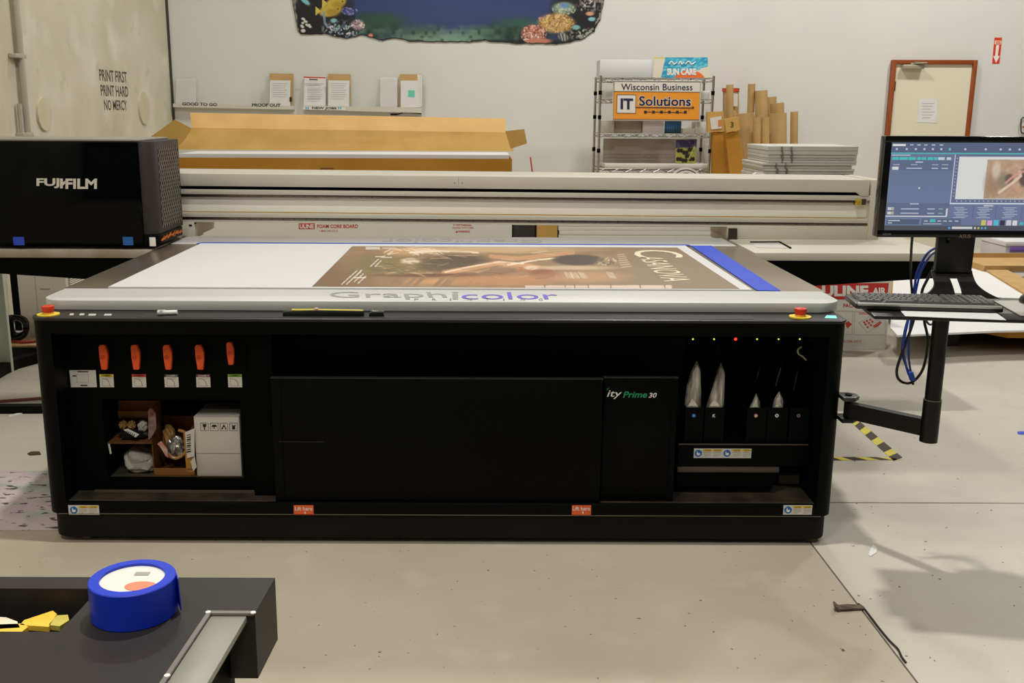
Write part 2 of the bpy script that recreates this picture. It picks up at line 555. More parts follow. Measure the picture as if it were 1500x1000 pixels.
# ------------------------------------------------------------------ door
dm = mat('door_paint', (224, 216, 192), rough=.55)
wood = mat('stained_door_frame', (152, 76, 26), rough=.45, rgb2=(130, 60, 18), nscale=6, stretch=(8, 8, 1))
DY = WALL_Y
d_tl = aY(1305, 88, DY); d_tr = aY(1429, 88, DY)
fx0, fx1, fz = d_tl.x, d_tr.x, (d_tl.z + d_tr.z) / 2
fw_ = .045
door = struct(box('door_1', (fx0 + fw_, DY - .035, 0.005), (fx1 - fw_, DY, fz - fw_), dm))
box('frame_jamb', (fx0, DY - .06, 0), (fx0 + fw_, DY, fz), wood, door, .004)
box('frame_jamb', (fx1 - fw_, DY - .06, 0), (fx1, DY, fz), wood, door, .004)
box('frame_head', (fx0 + fw_, DY - .06, fz - fw_), (fx1 - fw_, DY, fz), wood, door, .004)
for zz in (fz - .28, 1.0, .25):
    MB().cyl((fx0 + fw_ + .006, DY - .045, zz - .05), (fx0 + fw_ + .006, DY - .045, zz + .05), .008).build('hinge', mat('bronze_hinge', (96, 72, 44), rough=.4, metal=.7), door)
hp = Vector((fx1 - fw_ - .09, DY - .035, 1.0))
MB().cyl(hp, hp + Vector((0, -.05, 0)), .012).cyl(hp + Vector((-.1, -.05, 0)), hp + Vector((.01, -.05, 0)), .010).build('lever_handle', CHROME, door)
clm = mat('closer_enamel', (176, 168, 146), rough=.4, metal=.3)
cl = thing('door_closer', 'grey hydraulic door closer mounted at the top of the beige door', 'door closer', (fx0 + .25, DY - .035, fz - .1))
a, b = aY(1322, 101, DY - .09), aY(1354, 96, DY - .09)
box('closer_body', (a.x, DY - .11, a.z), (b.x, DY - .035, b.z + .01), clm, cl, .012)
MB().bar((a.x + .10, DY - .09, b.z + .018), (b.x + .01, DY - .14, b.z + .028), .022, .008).bar((b.x + .01, DY - .14, b.z + .030), (a.x + .14, DY - .05, b.z + .036), .02, .008).build('closer_arm', clm, cl)
MB().cyl((a.x + .10, DY - .09, b.z), (a.x + .10, DY - .09, b.z + .03), .018).build('spindle', clm, cl)
nt_ = pxpoly('notice_sheet', [(1347, 145), (1374, 145), (1371, 180), (1343, 179)], DY - .0375, .002, PAPER)
tag(nt_, 'white printed notice taped to the beige door', 'paper')
for k in range(6):
    yy = 151 + k * 4.2
    pxpoly('text_line', [(1351, yy), (1369 - (k % 3) * 3, yy), (1369 - (k % 3) * 3, yy + 1), (1351, yy + 1)], DY - .0382, .0006, mat('faint_ink', (176, 174, 172)), nt_)

# fire extinguisher arrow sign
fs_ = pxpoly('extinguisher_sign', [(1457, 55), (1468, 55), (1464, 93), (1453.5, 93)], WALL_Y - .004, .004, mat('sign_red', (214, 60, 40), rough=.5))
tag(fs_, 'small red sign with white down arrow on the wall right of the door', 'sign')
SW = WALL_Y - .0055
pxpoly('arrow', [(1459.3, 66), (1463.7, 66), (1461.5, 82), (1464.5, 82), (1459, 92), (1455, 82), (1457.8, 82)], SW, .0012, TEXTW, fs_)
pxpoly('caption_panel', [(1457.5, 59.5), (1467, 59.5), (1466, 65), (1457, 65)], SW, .0012, mat('sign_cream', (240, 205, 170)), fs_)
for k in range(2): pxpoly('text_line', [(1459, 60.8 + k * 2), (1465.5, 60.8 + k * 2), (1465.4, 61.8 + k * 2), (1459, 61.8 + k * 2)], SW - .0006, .0006, TEXTRED, fs_)
# wall bracket at the right edge of the picture
wbk = thing('wall_hook', 'small dark metal hook with brass pin on the right wall edge', 'hook', aY(1500, 195, WALL_Y))
MB().tube([aY(1503, 172, WALL_Y - .004), aY(1496.5, 174, WALL_Y - .04), aY(1495.5, 185, WALL_Y - .04), aY(1496.5, 194, WALL_Y - .04), aY(1503, 195, WALL_Y - .004)], .007).build('hook_wire', mat('dark_wire', (60, 62, 66), rough=.4, metal=.5), wbk)
MB().cyl(aY(1498, 186, WALL_Y - .05), aY(1504, 186, WALL_Y - .05), .012).build('brass_pin', mat('brass', (196, 140, 60), rough=.35, metal=.6), wbk)

# ================================================================== THE FLATBED PRINTER
PR = thing('flatbed_printer', 'huge black flatbed printer with silver table edges and a parked black carriage', 'printer', (-.14, 3.36, 0))
XL, XR, YF = -1.524, 1.248, 3.36
ZB, ZT = .811, .848
IL, IR = -1.452, 1.184        # inner edges of the front columns
R = .055
# plinth
MB().prism(rrect(XL + .012, XR - .012, YF + .008, 5.0, (R, R, .02, .02), .018), (0, 0, .092), .006, 2).build('base_plinth', mat('scuffed_black_plinth', (15, 14, 12), rough=.6, rgb2=(8, 8, 7), nscale=5, spec=.2), PR)
for fx in (XL + .12, XR - .055):
    MB().lathe([(.022, 0), (.022, .012), (.012, .014), (.012, .03)], (fx, YF + .05, 0), 16).build('levelling_foot', mat('foot_rubber', (90, 82, 58), rough=.7), PR)
# columns with rounded outer corners
MB().prism(rrect(XL, IL, YF, 3.62, (R, 0, 0, 0), .110), (0, 0, .70)).build('side_column', BLACK, PR)
MB().prism(rrect(IR, XR, YF, 3.62, (0, R, 0, 0), .110), (0, 0, .70)).build('side_column', BLACK, PR)
for xa, xb in ((XL, XL + .05), (XR - .05, XR)):
    box('side_panel', (xa, 3.62, .110), (xb, 5.0, .80), BLACK, PR)
# rails
box('top_rail', (IL, YF, .759), (IR, YF + .05, ZB - .004), BLACK, PR)
MB().prism(rrect(XL - .003, XR + .003, YF - .003, 3.62, (R, R, 0, 0), ZB - .008), (0, 0, .010), .003, 2).build('top_deck', mat('satin_black_deck', (34, 31, 29), rough=.42, spec=.4), PR)
box('bottom_rail', (IL, YF, .110), (IR, YF + .02, .152), BLACK, PR, .002)
MB().box((IL - .03, YF - .001, .1095), (IR + .02, YF + .012, .1115)).build('seam_edge', mat('seam_glint', (112, 104, 88), rough=.5), PR)  # pale strip paints the glint along the seam into the colour
box('inner_floor', (IL, YF + .02, .13), (IR, 3.62, .151), DUSTY, PR)
box('inner_back', (IL, 3.84, .11), (IR, 3.86, .80), BLACK2, PR)
box('chassis', (XL + .06, 3.9, .11), (XR - .06, 4.98, .80), BLACK2, PR)

# left service panel with a storage opening
YP = 3.475
pl = aY(100, 600, YP).x; prx = aY(371, 600, YP).x
oL, oR = aY(153, 640, YP).x, aY(354, 640, YP).x
oT, oB = aY(250, 585, YP).z, aY(250, 701, YP).z
pt, pb = .765, aY(230, 717, YP).z
sp = MB()
sp.box((IL, YP, oT), (prx, YP + .02, pt)); sp.box((IL, YP, pb), (prx, YP + .02, oB))
sp.box((IL, YP, oB), (oL, YP + .02, oT)); sp.box((oR, YP, oB), (prx, YP + .02, oT))
SP = sp.build('service_panel', BLACK2, PR)
box('panel_lip', (IL + .06, YP - .012, pb - .006), (prx, YP + .02, pb), mat('lip_edge', (96, 84, 66), rough=.6), PR)
cab = MB()
cab.box((oL - .01, YP + .02, oB - .01), (oR + .01, 3.80, oB)); 
OF = cab.build('compartment_floor', mat('dusty_shelf', (92, 82, 66), rough=.85, rgb2=(58, 51, 41), nscale=14, spec=.1), PR)
cw = MB()
cw.box((oL - .012, YP + .02, oB), (oL, 3.80, oT)); cw.box((oR, YP + .02, oB), (oR + .012, 3.80, oT))
cw.box((oL - .012, 3.80, oB - .01), (oR + .012, 3.81, oT + .01)); cw.box((oL - .012, YP + .02, oT), (oR + .012, 3.80, oT + .01))
cw.build('compartment_walls', BLACK2, PR)
box('panel_divider', (prx, YP - .04, .152), (aY(404, 650, YP - .04).x, YP, .765), BLACK2, PR)

# five orange valve levers and their stickers
tabs = [(232, 208, 60), (206, 58, 44), (40, 42, 40), (112, 30, 66), (120, 158, 44)]
for i, (lx, sx) in enumerate(((151, 156.5), (198, 204), (245, 251.5), (292, 298), (337, 344.5))):
    yt, yb = (505, 541.5) if i < 4 else (501, 534.5)
    w = 1.0 if i < 4 else .85
    pts = [(lx - 7 * w, yt + 3), (lx - 5 * w, yt), (lx + 2 * w, yt), (lx + 6 * w, yt + 10), (lx + 6.5 * w, yt + 20), (lx + 5.5 * w, yb), (lx - 3 * w, yb), (lx - 6 * w, yt + 18)]
    YL = YP - .034
    lv = MB().prism([aY(x, y, YL) for x, y in pts], (0, .018, 0), .003, 2).build('valve_lever', ORANGE, PR)
    c = aY(lx - 1, (yt + yb) / 2, YL)
    MB().cyl((c.x, YL - .002, c.z), (c.x, YL + .001, c.z), .0075, n=20).build('lever_screw', mat('orange_boss', (205, 66, 14), rough=.5), lv)
    MB().cyl((c.x, YL + .018, c.z), (c.x, YP, c.z), .010, n=16).build('valve_stem', mat('dark_orange', (150, 50, 16), rough=.5), lv)
    st = MB().prism([aY(x, y, YP - .001) for x, y in ((sx - 11, 548), (sx + 9.5, 548), (sx + 10.5, 567), (sx - 10, 567))], (0, .001, 0)).build('valve_sticker', STICK, PR)
    st['label'] = 'white sticker with coloured heading below an orange lever'
    MB().prism([aY(x, y, YP - .0016) for x, y in ((sx - 11, 548), (sx + 9.5, 548), (sx + 9.8, 552), (sx - 10.8, 552))], (0, .0006, 0)).build('sticker_heading', mat('tab%d' % i, tabs[i], rough=.5), st)
    textY('lettering', 'CHAMBER %d' % (i + 1), sx - 8, 548.8, sx + 7.5, 551.4, YP - .0018, TEXTW if i in (2, 3) else TEXTK, st, bold=.02, lift=.0003)
    MB().tube([aY(sx - 7, 554, YP - .0014), aY(sx - 1, 555.5, YP - .0014), aY(sx + 3, 559, YP - .0014), aY(sx + 4.5, 565, YP - .0014)], .0009, 5, 5).build('dial_arc', TEXTGREY, st)
    MB().tube([aY(sx - 7, 553.5, YP - .0014), aY(sx - 7, 565, YP - .0014), aY(sx + 7, 565, YP - .0014)], .0006, 4, 0).build('dial_axis', TEXTGREY, st)
ds = MB().prism([aY(x, y, YP - .001) for x, y in ((101.5, 542), (140, 542), (142, 567), (104, 567))], (0, .001, 0)).build('diagram_sticker', STICK, PR)
for (a, b, c, d) in ((113, 543.5, 129, 545), (106, 549.5, 111.5, 551.3), (118, 563.5, 128, 565.2)):
    MB().prism([aY(x, y, YP - .0016) for x, y in ((a, b), (c, b), (c, d), (a, d))], (0, .0006, 0)).build('sticker_bar', TEXTK, ds)
MB().tube([aY(x, y, YP - .0014) for x, y in ((112, 548), (129, 548), (130, 560), (113, 560), (112, 548))], .0005, 4, 0).build('sticker_outline', TEXTGREY, ds)
pxpoly('panel_slot', [(287, 576), (327, 576), (327, 579), (287, 579)], YP - .001, .001, BLACK, PR)

# centre access panels
YC1, YC2 = 3.375, 3.395
a, b = aY(404, 738, YC1), aY(884, 555, YC1)
box('access_panel', (a.x, YC1, .152), (b.x, YC1 + .02, b.z), BLACK, PR, .002)
for xx in (413,):
    p_ = aY(xx, 640, YC1); box('panel_seam', (p_.x, YC1 - .0008, .154), (p_.x + .003, YC1, b.z - .004), DARKLINE, PR)
p_ = aY(409, 647, YC1); q_ = aY(475, 647, YC1)
box('panel_seam', (p_.x, YC1 - .0008, p_.z), (q_.x, YC1, p_.z + .0022), mat('faint_edge', (34, 34, 30), rough=.5), PR)
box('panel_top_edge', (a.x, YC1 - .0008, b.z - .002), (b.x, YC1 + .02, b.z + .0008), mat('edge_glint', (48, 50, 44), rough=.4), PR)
a2, b2 = aY(880, 738, YC2), aY(994, 553, YC2)
box('sliding_panel', (b.x + .004, YC2, .153), (b2.x, YC2 + .02, b2.z), BLACK, PR, .002)
box('panel_top_edge', (b.x + .004, YC2 - .0008, b2.z - .002), (b2.x, YC2 + .02, b2.z + .0008), MATS['edge_glint'], PR)
p_ = aY(980, 640, YC2); box('panel_seam', (p_.x, YC2 - .0008, .155), (p_.x + .007, YC2, b2.z), DARKLINE, PR)
textY('lettering', 'ity', 889, 571.5, 911, 584, YC2, TEXTW, PR, bold=.008, shear=.25)
textY('lettering', 'Prime', 912.5, 573, 948, 582.2, YC2, TEXTGREEN, PR, bold=.018, shear=.25)
textY('lettering', '30', 950, 575, 962, 582.2, YC2, TEXTW, PR, bold=.02, shear=.25)
pxpoly('logo_accent', [(889, 570), (892, 567.4), (891.5, 569), (889, 571.5)], YC2 - .0008, .0008, TEXTGREEN, PR)
box('recess_back', (prx, 3.56, .16), (aY(996, 640, 3.56).x, 3.58, .765), BLACK2, PR)

# ink bay on the right
YS = 3.46
sl = aY(994, 650, YS).x
zs = aY(1090, 650, YS).z; zs2 = aY(1090, 682, YS).z
box('ink_shelf', (sl, YS, zs2), (IR - .01, 3.78, zs), BLACK, PR, .001)
box('shelf_edge', (sl, YS - .001, zs - .004), (IR - .01, YS, zs + .0005), mat('shelf_edge_glint', (84, 70, 58), rough=.5), PR)
dz0, dz1 = aY(1060, 691, 3.46).z, aY(1060, 683.5, 3.46).z
xa, xb = aY(992, 686, 3.46).x, aY(1141, 686, 3.46).x
MB().prism([(xa, 3.46, dz0 - .055), (xb - .02, 3.46, dz0 - .055), (xb, 3.46, dz0), (xa, 3.46, dz0)], (0, .2, 0)).build('waste_tray', BLACK2, PR)
box('tray_edge', (xa, 3.455, dz0), (xb, 3.66, dz1), mat('tray_edge_grey', (82, 70, 64), rough=.55), PR, .001)
box('cable_cover', (aY(1135, 716, 3.6).x, 3.56, .156), (aY(1178, 716, 3.6).x, 3.66, .19), mat('grey_cover', (120, 108, 90), rough=.8), PR)
YI = 3.475
dots = [(56, 132, 214), (20, 20, 20), (214, 150, 130), (222, 220, 216), (140, 120, 122)]
ztr = aY(1090, 597, YI).z
for i, (x0, x1) in enumerate(((1003, 1029.5), (1031.5, 1060), (1093, 1121.5), (1123, 1153), (1155.5, 1184))):
    a = aY(x0, 630, YI).x; b = aY(x1, 630, YI).x
    tr = MB()
    t_ = .003
    tr.box((a, YI, zs), (b, YI + t_, ztr)).box((a, YI + t_, zs), (a + t_, YI + .26, ztr)).box((b - t_, YI + t_, zs), (b, YI + .26, ztr))
    tr.box((a + t_, YI + .257, zs), (b - t_, YI + .26, ztr)).box((a + t_, YI + t_, zs), (b - t_, YI + .257, zs + t_))
    T = tr.build('ink_tray', BLACK, PR)
    c = aY((x0 + x1) / 2, 608.5 - .3 * 0, YI)
    MB().cyl((c.x, YI - .0012, c.z), (c.x, YI, c.z), .0065, n=24).build('ink_dot', mat('ink_dot_%d' % i, dots[i], rough=.5), T)
    if i == 1:
        text('lettering', 'K', (c.x - .005, YI - .0012, c.z - .006), (c.x + .005, YI - .0012, c.z - .006), (c.x - .005, YI - .0012, c.z + .006), TEXTW, T, bold=.02)
    if i in (0, 2, 3, 4):
        MB().cyl((c.x, YI - .0016, c.z), (c.x, YI - .0012, c.z), .0026, n=16).build('dot_core', mat('ink_core_%d' % i, [(150, 200, 236), (240, 240, 236), (70, 66, 64), (70, 60, 66)][[0, 2, 3, 4].index(i)]), T)
YE = 3.60
box('led_panel', (sl, YE, .70), (IR, YE + .01, .80), BLACK2, PR)
for i, x in enumerate((1015, 1046, 1077.5, 1109, 1140.5, 1171.5)):
    c = aY(x, 496.5, YE)
    col = (255, 40, 30) if i == 2 else (190, 220, 70)
    MB().lathe([(.0048, 0), (.0044, .003), (.002, .005)] if i == 2 else [(.003, 0), (.0027, .002), (.001, .003)], (c.x, YE, c.z), 12, (0, -1, 0)).build('status_led', mat('led_red' if i == 2 else 'led_green', col, emit=col, estr=6 if i == 2 else 2.0), PR)
# dark supply hoses at the back of the bay
for i, (x, yb) in enumerate(((1024, 560), (1050, 560), (1110, 570), (1140, 575), (1165, 590), (1076, 600))):
    MB().tube([aY(x, 505, 3.62), aY(x + 6, 530, 3.70), aY(x - 4, yb, 3.70), aY(x + 3, 640, 3.72)], .006, 8).build('ink_hose', mat('clear_black_hose', (22, 22, 24), rough=.12), PR)
MB().tube([aY(1174, 508, 3.58), aY(1169, 512, 3.575), aY(1170, 518, 3.575), aY(1176, 522, 3.575), aY(1181, 527, 3.58)], .0035, 8).build('tube_loop', mat('white_tube', (214, 206, 188), rough=.4), PR)

# warning stickers on the front
def warn(x0, y0, x1, y1, Y, discs, cols):
    s = pxbox('warning_sticker', x0, y0, x1, y1, Y - .001, .001, STICK, PR)
    s['label'] = 'white and yellow warning sticker with blue pictogram'
    h = y1 - y0
    for (cx) in discs:
        c = aY(cx, (y0 + y1) / 2, Y - .0016)
        MB().cyl((c.x, Y - .0016, c.z), (c.x, Y - .001, c.z), .0128 * h / 13, n=28).build('blue_pictogram', mat('safety_blue', (22, 104, 178), rough=.5), s)
        MB().prism([(c.x + dx * h / 13, Y - .0020, c.z + dz * h / 13) for dx, dz in ((-.004, .009), (-.001, .001), (.006, .001), (.007, -.004), (.002, -.008), (-.005, -.006), (-.006, 0))], (0, .0004, 0)).build('hand_symbol', TEXTW, s)
    for (c0, c1) in cols:
        pxbox('yellow_heading', c0, y0 + .8, c1, y0 + h * .3, Y - .0016, .0006, mat('caution_yellow', (216, 182, 60), rough=.5), s)
        textY('lettering', 'CAUTION', c0 + 3, y0 + 1.3, c1 - 2, y0 + h * .27, Y - .0017, TEXTK, s, lift=.0003)
        for k in range(4):
            yy = y0 + h * (.40 + .14 * k)
            pxbox('text_line', c0 + 1, yy, c1 - 1.5 - (k == 3) * 5, yy + .55, Y - .0016, .0006, mat('small_print', (168, 164, 156)), s)
warn(101, 740, 144.5, 753.5, YF, (108,), ((115, 128.5), (129.5, 143.5)))
warn(1147, 740, 1190, 753.5, YF, (1154.5,), ((1161, 1175), (1176, 1189.5)))
warn(1016, 657, 1101, 670.5, YS, (1023, 1065), ((1029.5, 1043), (1044, 1057.5), (1072, 1086), (1087, 1100.5)))
for x0 in (430.5, 837.5):
    s = pxbox('lift_sticker', x0, 740, x0 + 28.5, 754, YF - .001, .001, mat('lift_orange', (232, 96, 38), rough=.5), PR)
    s['label'] = 'orange sticker reading Lift here'
    textY('lettering', 'Lift here', x0 + 1.5, 741.5, x0 + 27, 747.5, YF - .0012, TEXTW, s, bold=.01, lift=.0004)
    pxpoly('arrow', [(x0 + 16, 748.5), (x0 + 17, 748.5), (x0 + 17, 750.5), (x0 + 18, 750.5), (x0 + 16.5, 752.8), (x0 + 15, 750.5), (x0 + 16, 750.5)], YF - .0016, .0004, TEXTW, s)

# front deck: emergency stops, membrane keys
for (x, y) in ((71, 461), (1172, 464.5)):
    c = aZ(x, y, ZB + .002)
    MB().cyl((c.x, c.y, ZB + .002), (c.x, c.y, ZB + .006), .037, n=32).build('stop_plate', YELLOW, PR)
    st = MB().lathe([(.016, 0), (.016, .010), (.020, .012), (.0215, .020), (.0205, .027), (.014, .029)], (c.x, c.y, ZB + .006), 28).build('emergency_stop', REDBTN, PR)
    MB().lathe([(.018, 0), (.018, .006)], (c.x, c.y, ZB + .006), 24).build('stop_collar', mat('amber_collar', (226, 170, 60), rough=.5), st)
for (x, y, w) in ((105, 460.5, 3.5), (120, 460.5, 4), (135, 461, 6), (158, 461, 6)):
    zpoly('deck_key', [(x - w, y + 1.4), (x + w - 1, y + 1.4), (x + w, y - 1.2), (x - w + 1.5, y - 1.2)], ZB + .002, .0012, mat('key_print', (190, 186, 178), rough=.6), PR)
zpoly('deck_inlay', [(205, 465), (1105, 467.5), (1101, 461.5), (214, 459)], ZB + .002, .0008, mat('deck_inlay_dark', (20, 18, 17), rough=.5), PR)
zpoly('status_light', [(1208, 465.5), (1226, 466), (1224, 462.5), (1211, 462.2)], ZB + .002, .001, mat('green_status_light', (120, 220, 190), emit=(90, 225, 180), estr=1.6), PR)

# ---- the table
TX0, TX1 = -1.560, 1.290
fb = MB().prism(rrect(TX0 + .012, TX1 - .015, 3.50, 3.742, (.085, .085, 0, 0), ZB + .003), (0, 0, ZT - ZB - .003), .002, 2).build('front_bar', ALU, PR)
box('bed_plate', (TX0, 3.743, .80), (TX1, 5.05, ZT - .002), BEDM, PR, .002)
box('bed_skirt', (TX0 + .04, 3.62, .74), (TX1 - .04, 5.05, .80), BLACK2, PR)
bb = box('back_bar', (TX0 + .012, 5.052, .80), (TX1 - .012, 5.37, ZT), ALU, PR, .002)
gp = mat('grey_outline_lettering', (150, 148, 146), rough=.5)
def ttext(s, x0, y0, x1, y1, m, **k):
    return text('lettering', s, aZ(x0, y1, ZT + .0003), aZ(x1, y1, ZT + .0003), aZ(x0 + (x1 - x0) * 0, y0, ZT + .0003), m, fb, **k)
ttext('Graph', 483, 427.5, 657, 438.5, gp)
ttext('i', 662, 427.5, 672, 438.5, gp)
ttext('color', 676, 428, 820, 438.5, TEXTVIOLET)
for i, ch in enumerate('PRINTING'):
    ttext(ch, 607 + i * 26, 437.2, 613 + i * 26 - (4 if ch == 'I' else 0), 440.2, TEXTGREY)
gp2 = mat('faint_rear_lettering', (184, 182, 184), rough=.5)
# the same name on the rear bar, to be read from behind
for s, x0, x1, m in (('Graph', 795, 676, gp2), ('icolor', 672, 560, gp2)):
    text('lettering', s, aZ(x0, 350, ZT + .0003), aZ(x1, 350, ZT + .0003), aZ(x0, 355.5, ZT + .0003), m, bb)

# ---- cross platform wings
YW = 4.80
box('wing', (TX1 + .012, YW, .81), (2.25, 5.75, ZT), ALU2, PR, .003)
box('wing', (-3.0, YW, .81), (TX0 - .006, 5.75, ZT), mat('dusty_wing', (176, 168, 148), rough=.6, metal=.1, rgb2=(140, 124, 100), nscale=4), PR, .003)
for s in (1, -1):
    if s > 0: pts = [(TX1 - .03, YW + .01, .81), (2.23, YW + .01, .81), (2.23, YW + .01, .732), (TX1 - .03, YW + .01, .665)]
    else: pts = [(TX0 + .03, YW + .01, .81), (-3.0, YW + .01, .81), (-3.0, YW + .01, .775), (TX0 + .03, YW + .01, .685)]
    MB().prism(pts, (0, .8, 0)).build('wing_beam', BLACK2, PR)
rc = [aZ(x, y, ZT + .0005) for x, y in ((1099, 355.4), (1142, 355.2), (1158, 364), (1108, 362.5))]
MB().prism(rc, (0, 0, .001)).build('wing_recess', mat('recess_grey', (196, 192, 182), rough=.6), PR)
MB().tube([rc[0] + Vector((0, 0, .002)), rc[1] + Vector((0, 0, .002)), rc[2] + Vector((0, 0, .002))], .006, 6, 0).build('recess_edge', BLACK, PR)

# ---- gantry (its right end sits a little lower)
YG = 5.33
def lean(v): return Vector((v.x, v.y, v.z - .0056 * (v.x + 1.56)))
def gbox(name, x0, x1, y0, y1, z0, z1, m, bev=0.0):
    b_ = MB().box((x0, y0, z0), (x1, y1, z1), bev)
    return b_.move(lean).build(name, m, PR)
gx0, gx1 = -2.6, 2.03
gbox('gantry_core', gx0, gx1, YG + .06, YG + .42, .945, 1.17, ALU2)
MB().prism([(gx0, YG, 1.177), (gx1 - .01, YG, 1.177), (gx1 - .01, YG, 1.094), (gx1 - .05, YG, 1.094), (gx1 - .075, YG, 1.113), (gx0, YG, 1.113)], (0, .44, 0), .002, 2).move(lean).build('gantry_cover', ALU2, PR)
gbox('gantry_gap', gx0, gx1 - .012, YG + .02, YG + .06, 1.096, 1.113, DARKLINE)
gbox('gantry_ledge', gx0, gx1, YG + .004, YG + .06, 1.071, 1.096, ALU2, .002)
gbox('gantry_face', gx0, gx1, YG + .03, YG + .06, .979, 1.071, mat('gantry_face_metal', (244, 238, 222), rough=.5, metal=.0, noise=.03, nscale=2), .001)
gbox('guide_rail', gx0, gx1 - .03, YG + .010, YG + .03, 1.056, 1.071, RAILM, .003)
gbox('encoder_strip', gx0, gx1, YG + .0285, YG + .0300, .975, .979, mat('amber_strip', (176, 132, 60), rough=.4))
gbox('gantry_ledge', gx0, gx1, YG + .004, YG + .06, .952, .975, ALU2, .002)
gbox('guide_rail', gx0, gx1, YG + .010, YG + .03, .937, .952, RAILM, .003)
gbox('gantry_bottom', gx0, gx1, YG + .012, YG + .42, .926, .938, ALU2)
for zz in (1.0635, .9445):
    sc = MB()
    for k in range(62):
        x = -1.50 + k * .0585
        if x < gx1 - .05: sc.cyl((x, YG + .0095, zz), (x, YG + .012, zz), .0035, n=8)
    o = sc.move(lean).build('rail_screws', mat('screw_dark', (40, 36, 30), rough=.4), PR, smooth=False)
    o['kind'] = 'stuff'
gbox('rail_stop', gx1 - .075, gx1 - .046, YG - .004, YG + .03, 1.048, 1.079, mat('stop_yellow', (206, 176, 40), rough=.5, rgb2=(120, 96, 20), nscale=60))
gbox('rail_stop', gx1 - .046, gx1 - .022, YG - .002, YG + .03, 1.049, 1.079, mat('stop_dark', (52, 40, 46), rough=.5))
box('end_column', (gx1, YG - .004, ZT), (2.087, 5.75, 1.158), ALU2, PR, .002)
box('gantry_foot', (1.297, YG + .002, ZT), (gx1, 5.74, .917), ALU2, PR, .002)
box('foot_plate', (TX1 + .01, YG - .02, ZT), (1.342, YG + .002, .905), BROWNBLACK, PR)
box('gantry_foot', (-2.6, YG + .01, ZT), (-1.50, 5.74, .925), ALU2, PR, .002)
for (x, y, w, h) in ((279, 330, 2, 1.2), (286, 327, 1.3, 1)):
    c = aY(x, y, YG + .009); box('foot_slot', (c.x - .004 * w, YG + .008, c.z - .004 * h), (c.x + .004 * w, YG + .0105, c.z + .004 * h), DARKLINE, PR)
# cover joint screws at mid-length
for (x, y) in ((666, 268), (677, 268)):
    c = aY(x, y, YG); MB().cyl((c.x, YG - .002, c.z), (c.x, YG + .001, c.z), .004, n=10).build('cover_screw', TEXTGREY, PR)
c = aY(671.5, 264, YG); box('cover_seam', (c.x - .0008, YG - .0006, c.z - .022), (c.x + .0008, YG, c.z + .018), TEXTGREY, PR)

# ---- print carriage
CYF = 4.83
CR = -1.536
cz0, cz1 = .872, 1.354
CA = MB().prism(rrect(-2.75, CR, CYF, 5.26, (.02, .055, 0, 0), cz0 + .045), (0, 0, cz1 - cz0 - .045), .004, 2).build('carriage', BROWNBLACK, PR)
box('front_shield', (-2.72, CYF - .012, cz0 + .006), (CR - .062, CYF + .004, cz1 - .004), GLOSSY, CA, .006)
box('carriage_lid', (-2.74, CYF - .004, cz1), (CR - .05, 5.26, cz1 + .010), mat('lid_grey', (150, 146, 134), rough=.4, metal=.3), CA, .003)
MB().prism(rrect(-2.75, CR + .006, CYF - .006, 5.22, (.02, .05, 0, 0), cz0), (0, 0, .045), .003, 2).build('carriage_skirt', BLACK, CA)
# lattice of the side vent
lat = MB()
ya, yb_, za, zb_ = CYF + .085, 5.235, cz0 + .07, cz1 - .03
st_ = .034; ln = (zb_ - za)
k = -int(ln / st_) - 2
while ya + k * st_ < yb_:
    for sgn in (1, -1):
        # diagonal line y = ya + k*st_ + s, z = za + 1.5*s
        pts = []
        y_start = ya + k * st_
        s0 = max(0, ya - y_start); s1 = min(ln / 1.1, yb_ - y_start)
        if s1 > s0 + .004:
            f = (lambda s: (CR + .0015, y_start + s, (za + 1.1 * s) if sgn > 0 else (zb_ - 1.1 * s)))
            lat.bar(f(s0), f(s1), .0022, .0022)
    k += 1
o = lat.build('vent_lattice', mat('lattice_grey', (150, 138, 120), rough=.4, metal=.4), CA, smooth=False)
o['kind'] = 'stuff'
box('vent_backing', (CR, ya, za), (CR + .0008, yb_, zb_), mat('vent_dark', (26, 22, 19), rough=.7), CA)
# lettering
gl = mat('silver_lettering', (214, 208, 194), rough=.35, metal=.2)
Yt = CYF - .0125
textY('lettering', 'FUJ', 53.5, 261, 87, 275.5, Yt, gl, CA, bold=.035)
pxpoly('lettering_notch', [(88, 261.5), (92, 261.5), (92, 267), (95.5, 264.5), (95.5, 269), (92, 271.5), (92, 275.8), (88, 275.8)], Yt - .0008, .0008, gl, CA)
textY('lettering', 'FILM', 96, 261.5, 142, 276.5, Yt, gl, CA, bold=.035)
for (x0, x1, col) in ((20, 35, (40, 70, 190)), (180.5, 194.5, (30, 96, 168))):
    pxbox('blue_sticker', x0, 347, x1, 359, Yt - .0008, .001, mat('blue_sticker_%d' % x0, col, rough=.5), CA)
pxbox('switch_plate', 219.5, 347.5, 227.5, 360.5, CYF - .0075, .002, TEXTW, CA)
# orange ink-crusted brush along the lower side edge
br = MB()
rr = random.Random(3)
for k in range(46):
    y = CYF + .03 + k * .0075
    z = cz0 + .012 + rr.random() * .012
    br.cyl((CR + .008, y, z), (CR + .014, y + rr.uniform(-.01, .01), z + rr.uniform(.004, .018)), .0028, .001, n=5)
o = br.build('side_brush', mat('orange_bristle', (214, 118, 50), rough=.7), CA, smooth=False)
o['kind'] = 'stuff'
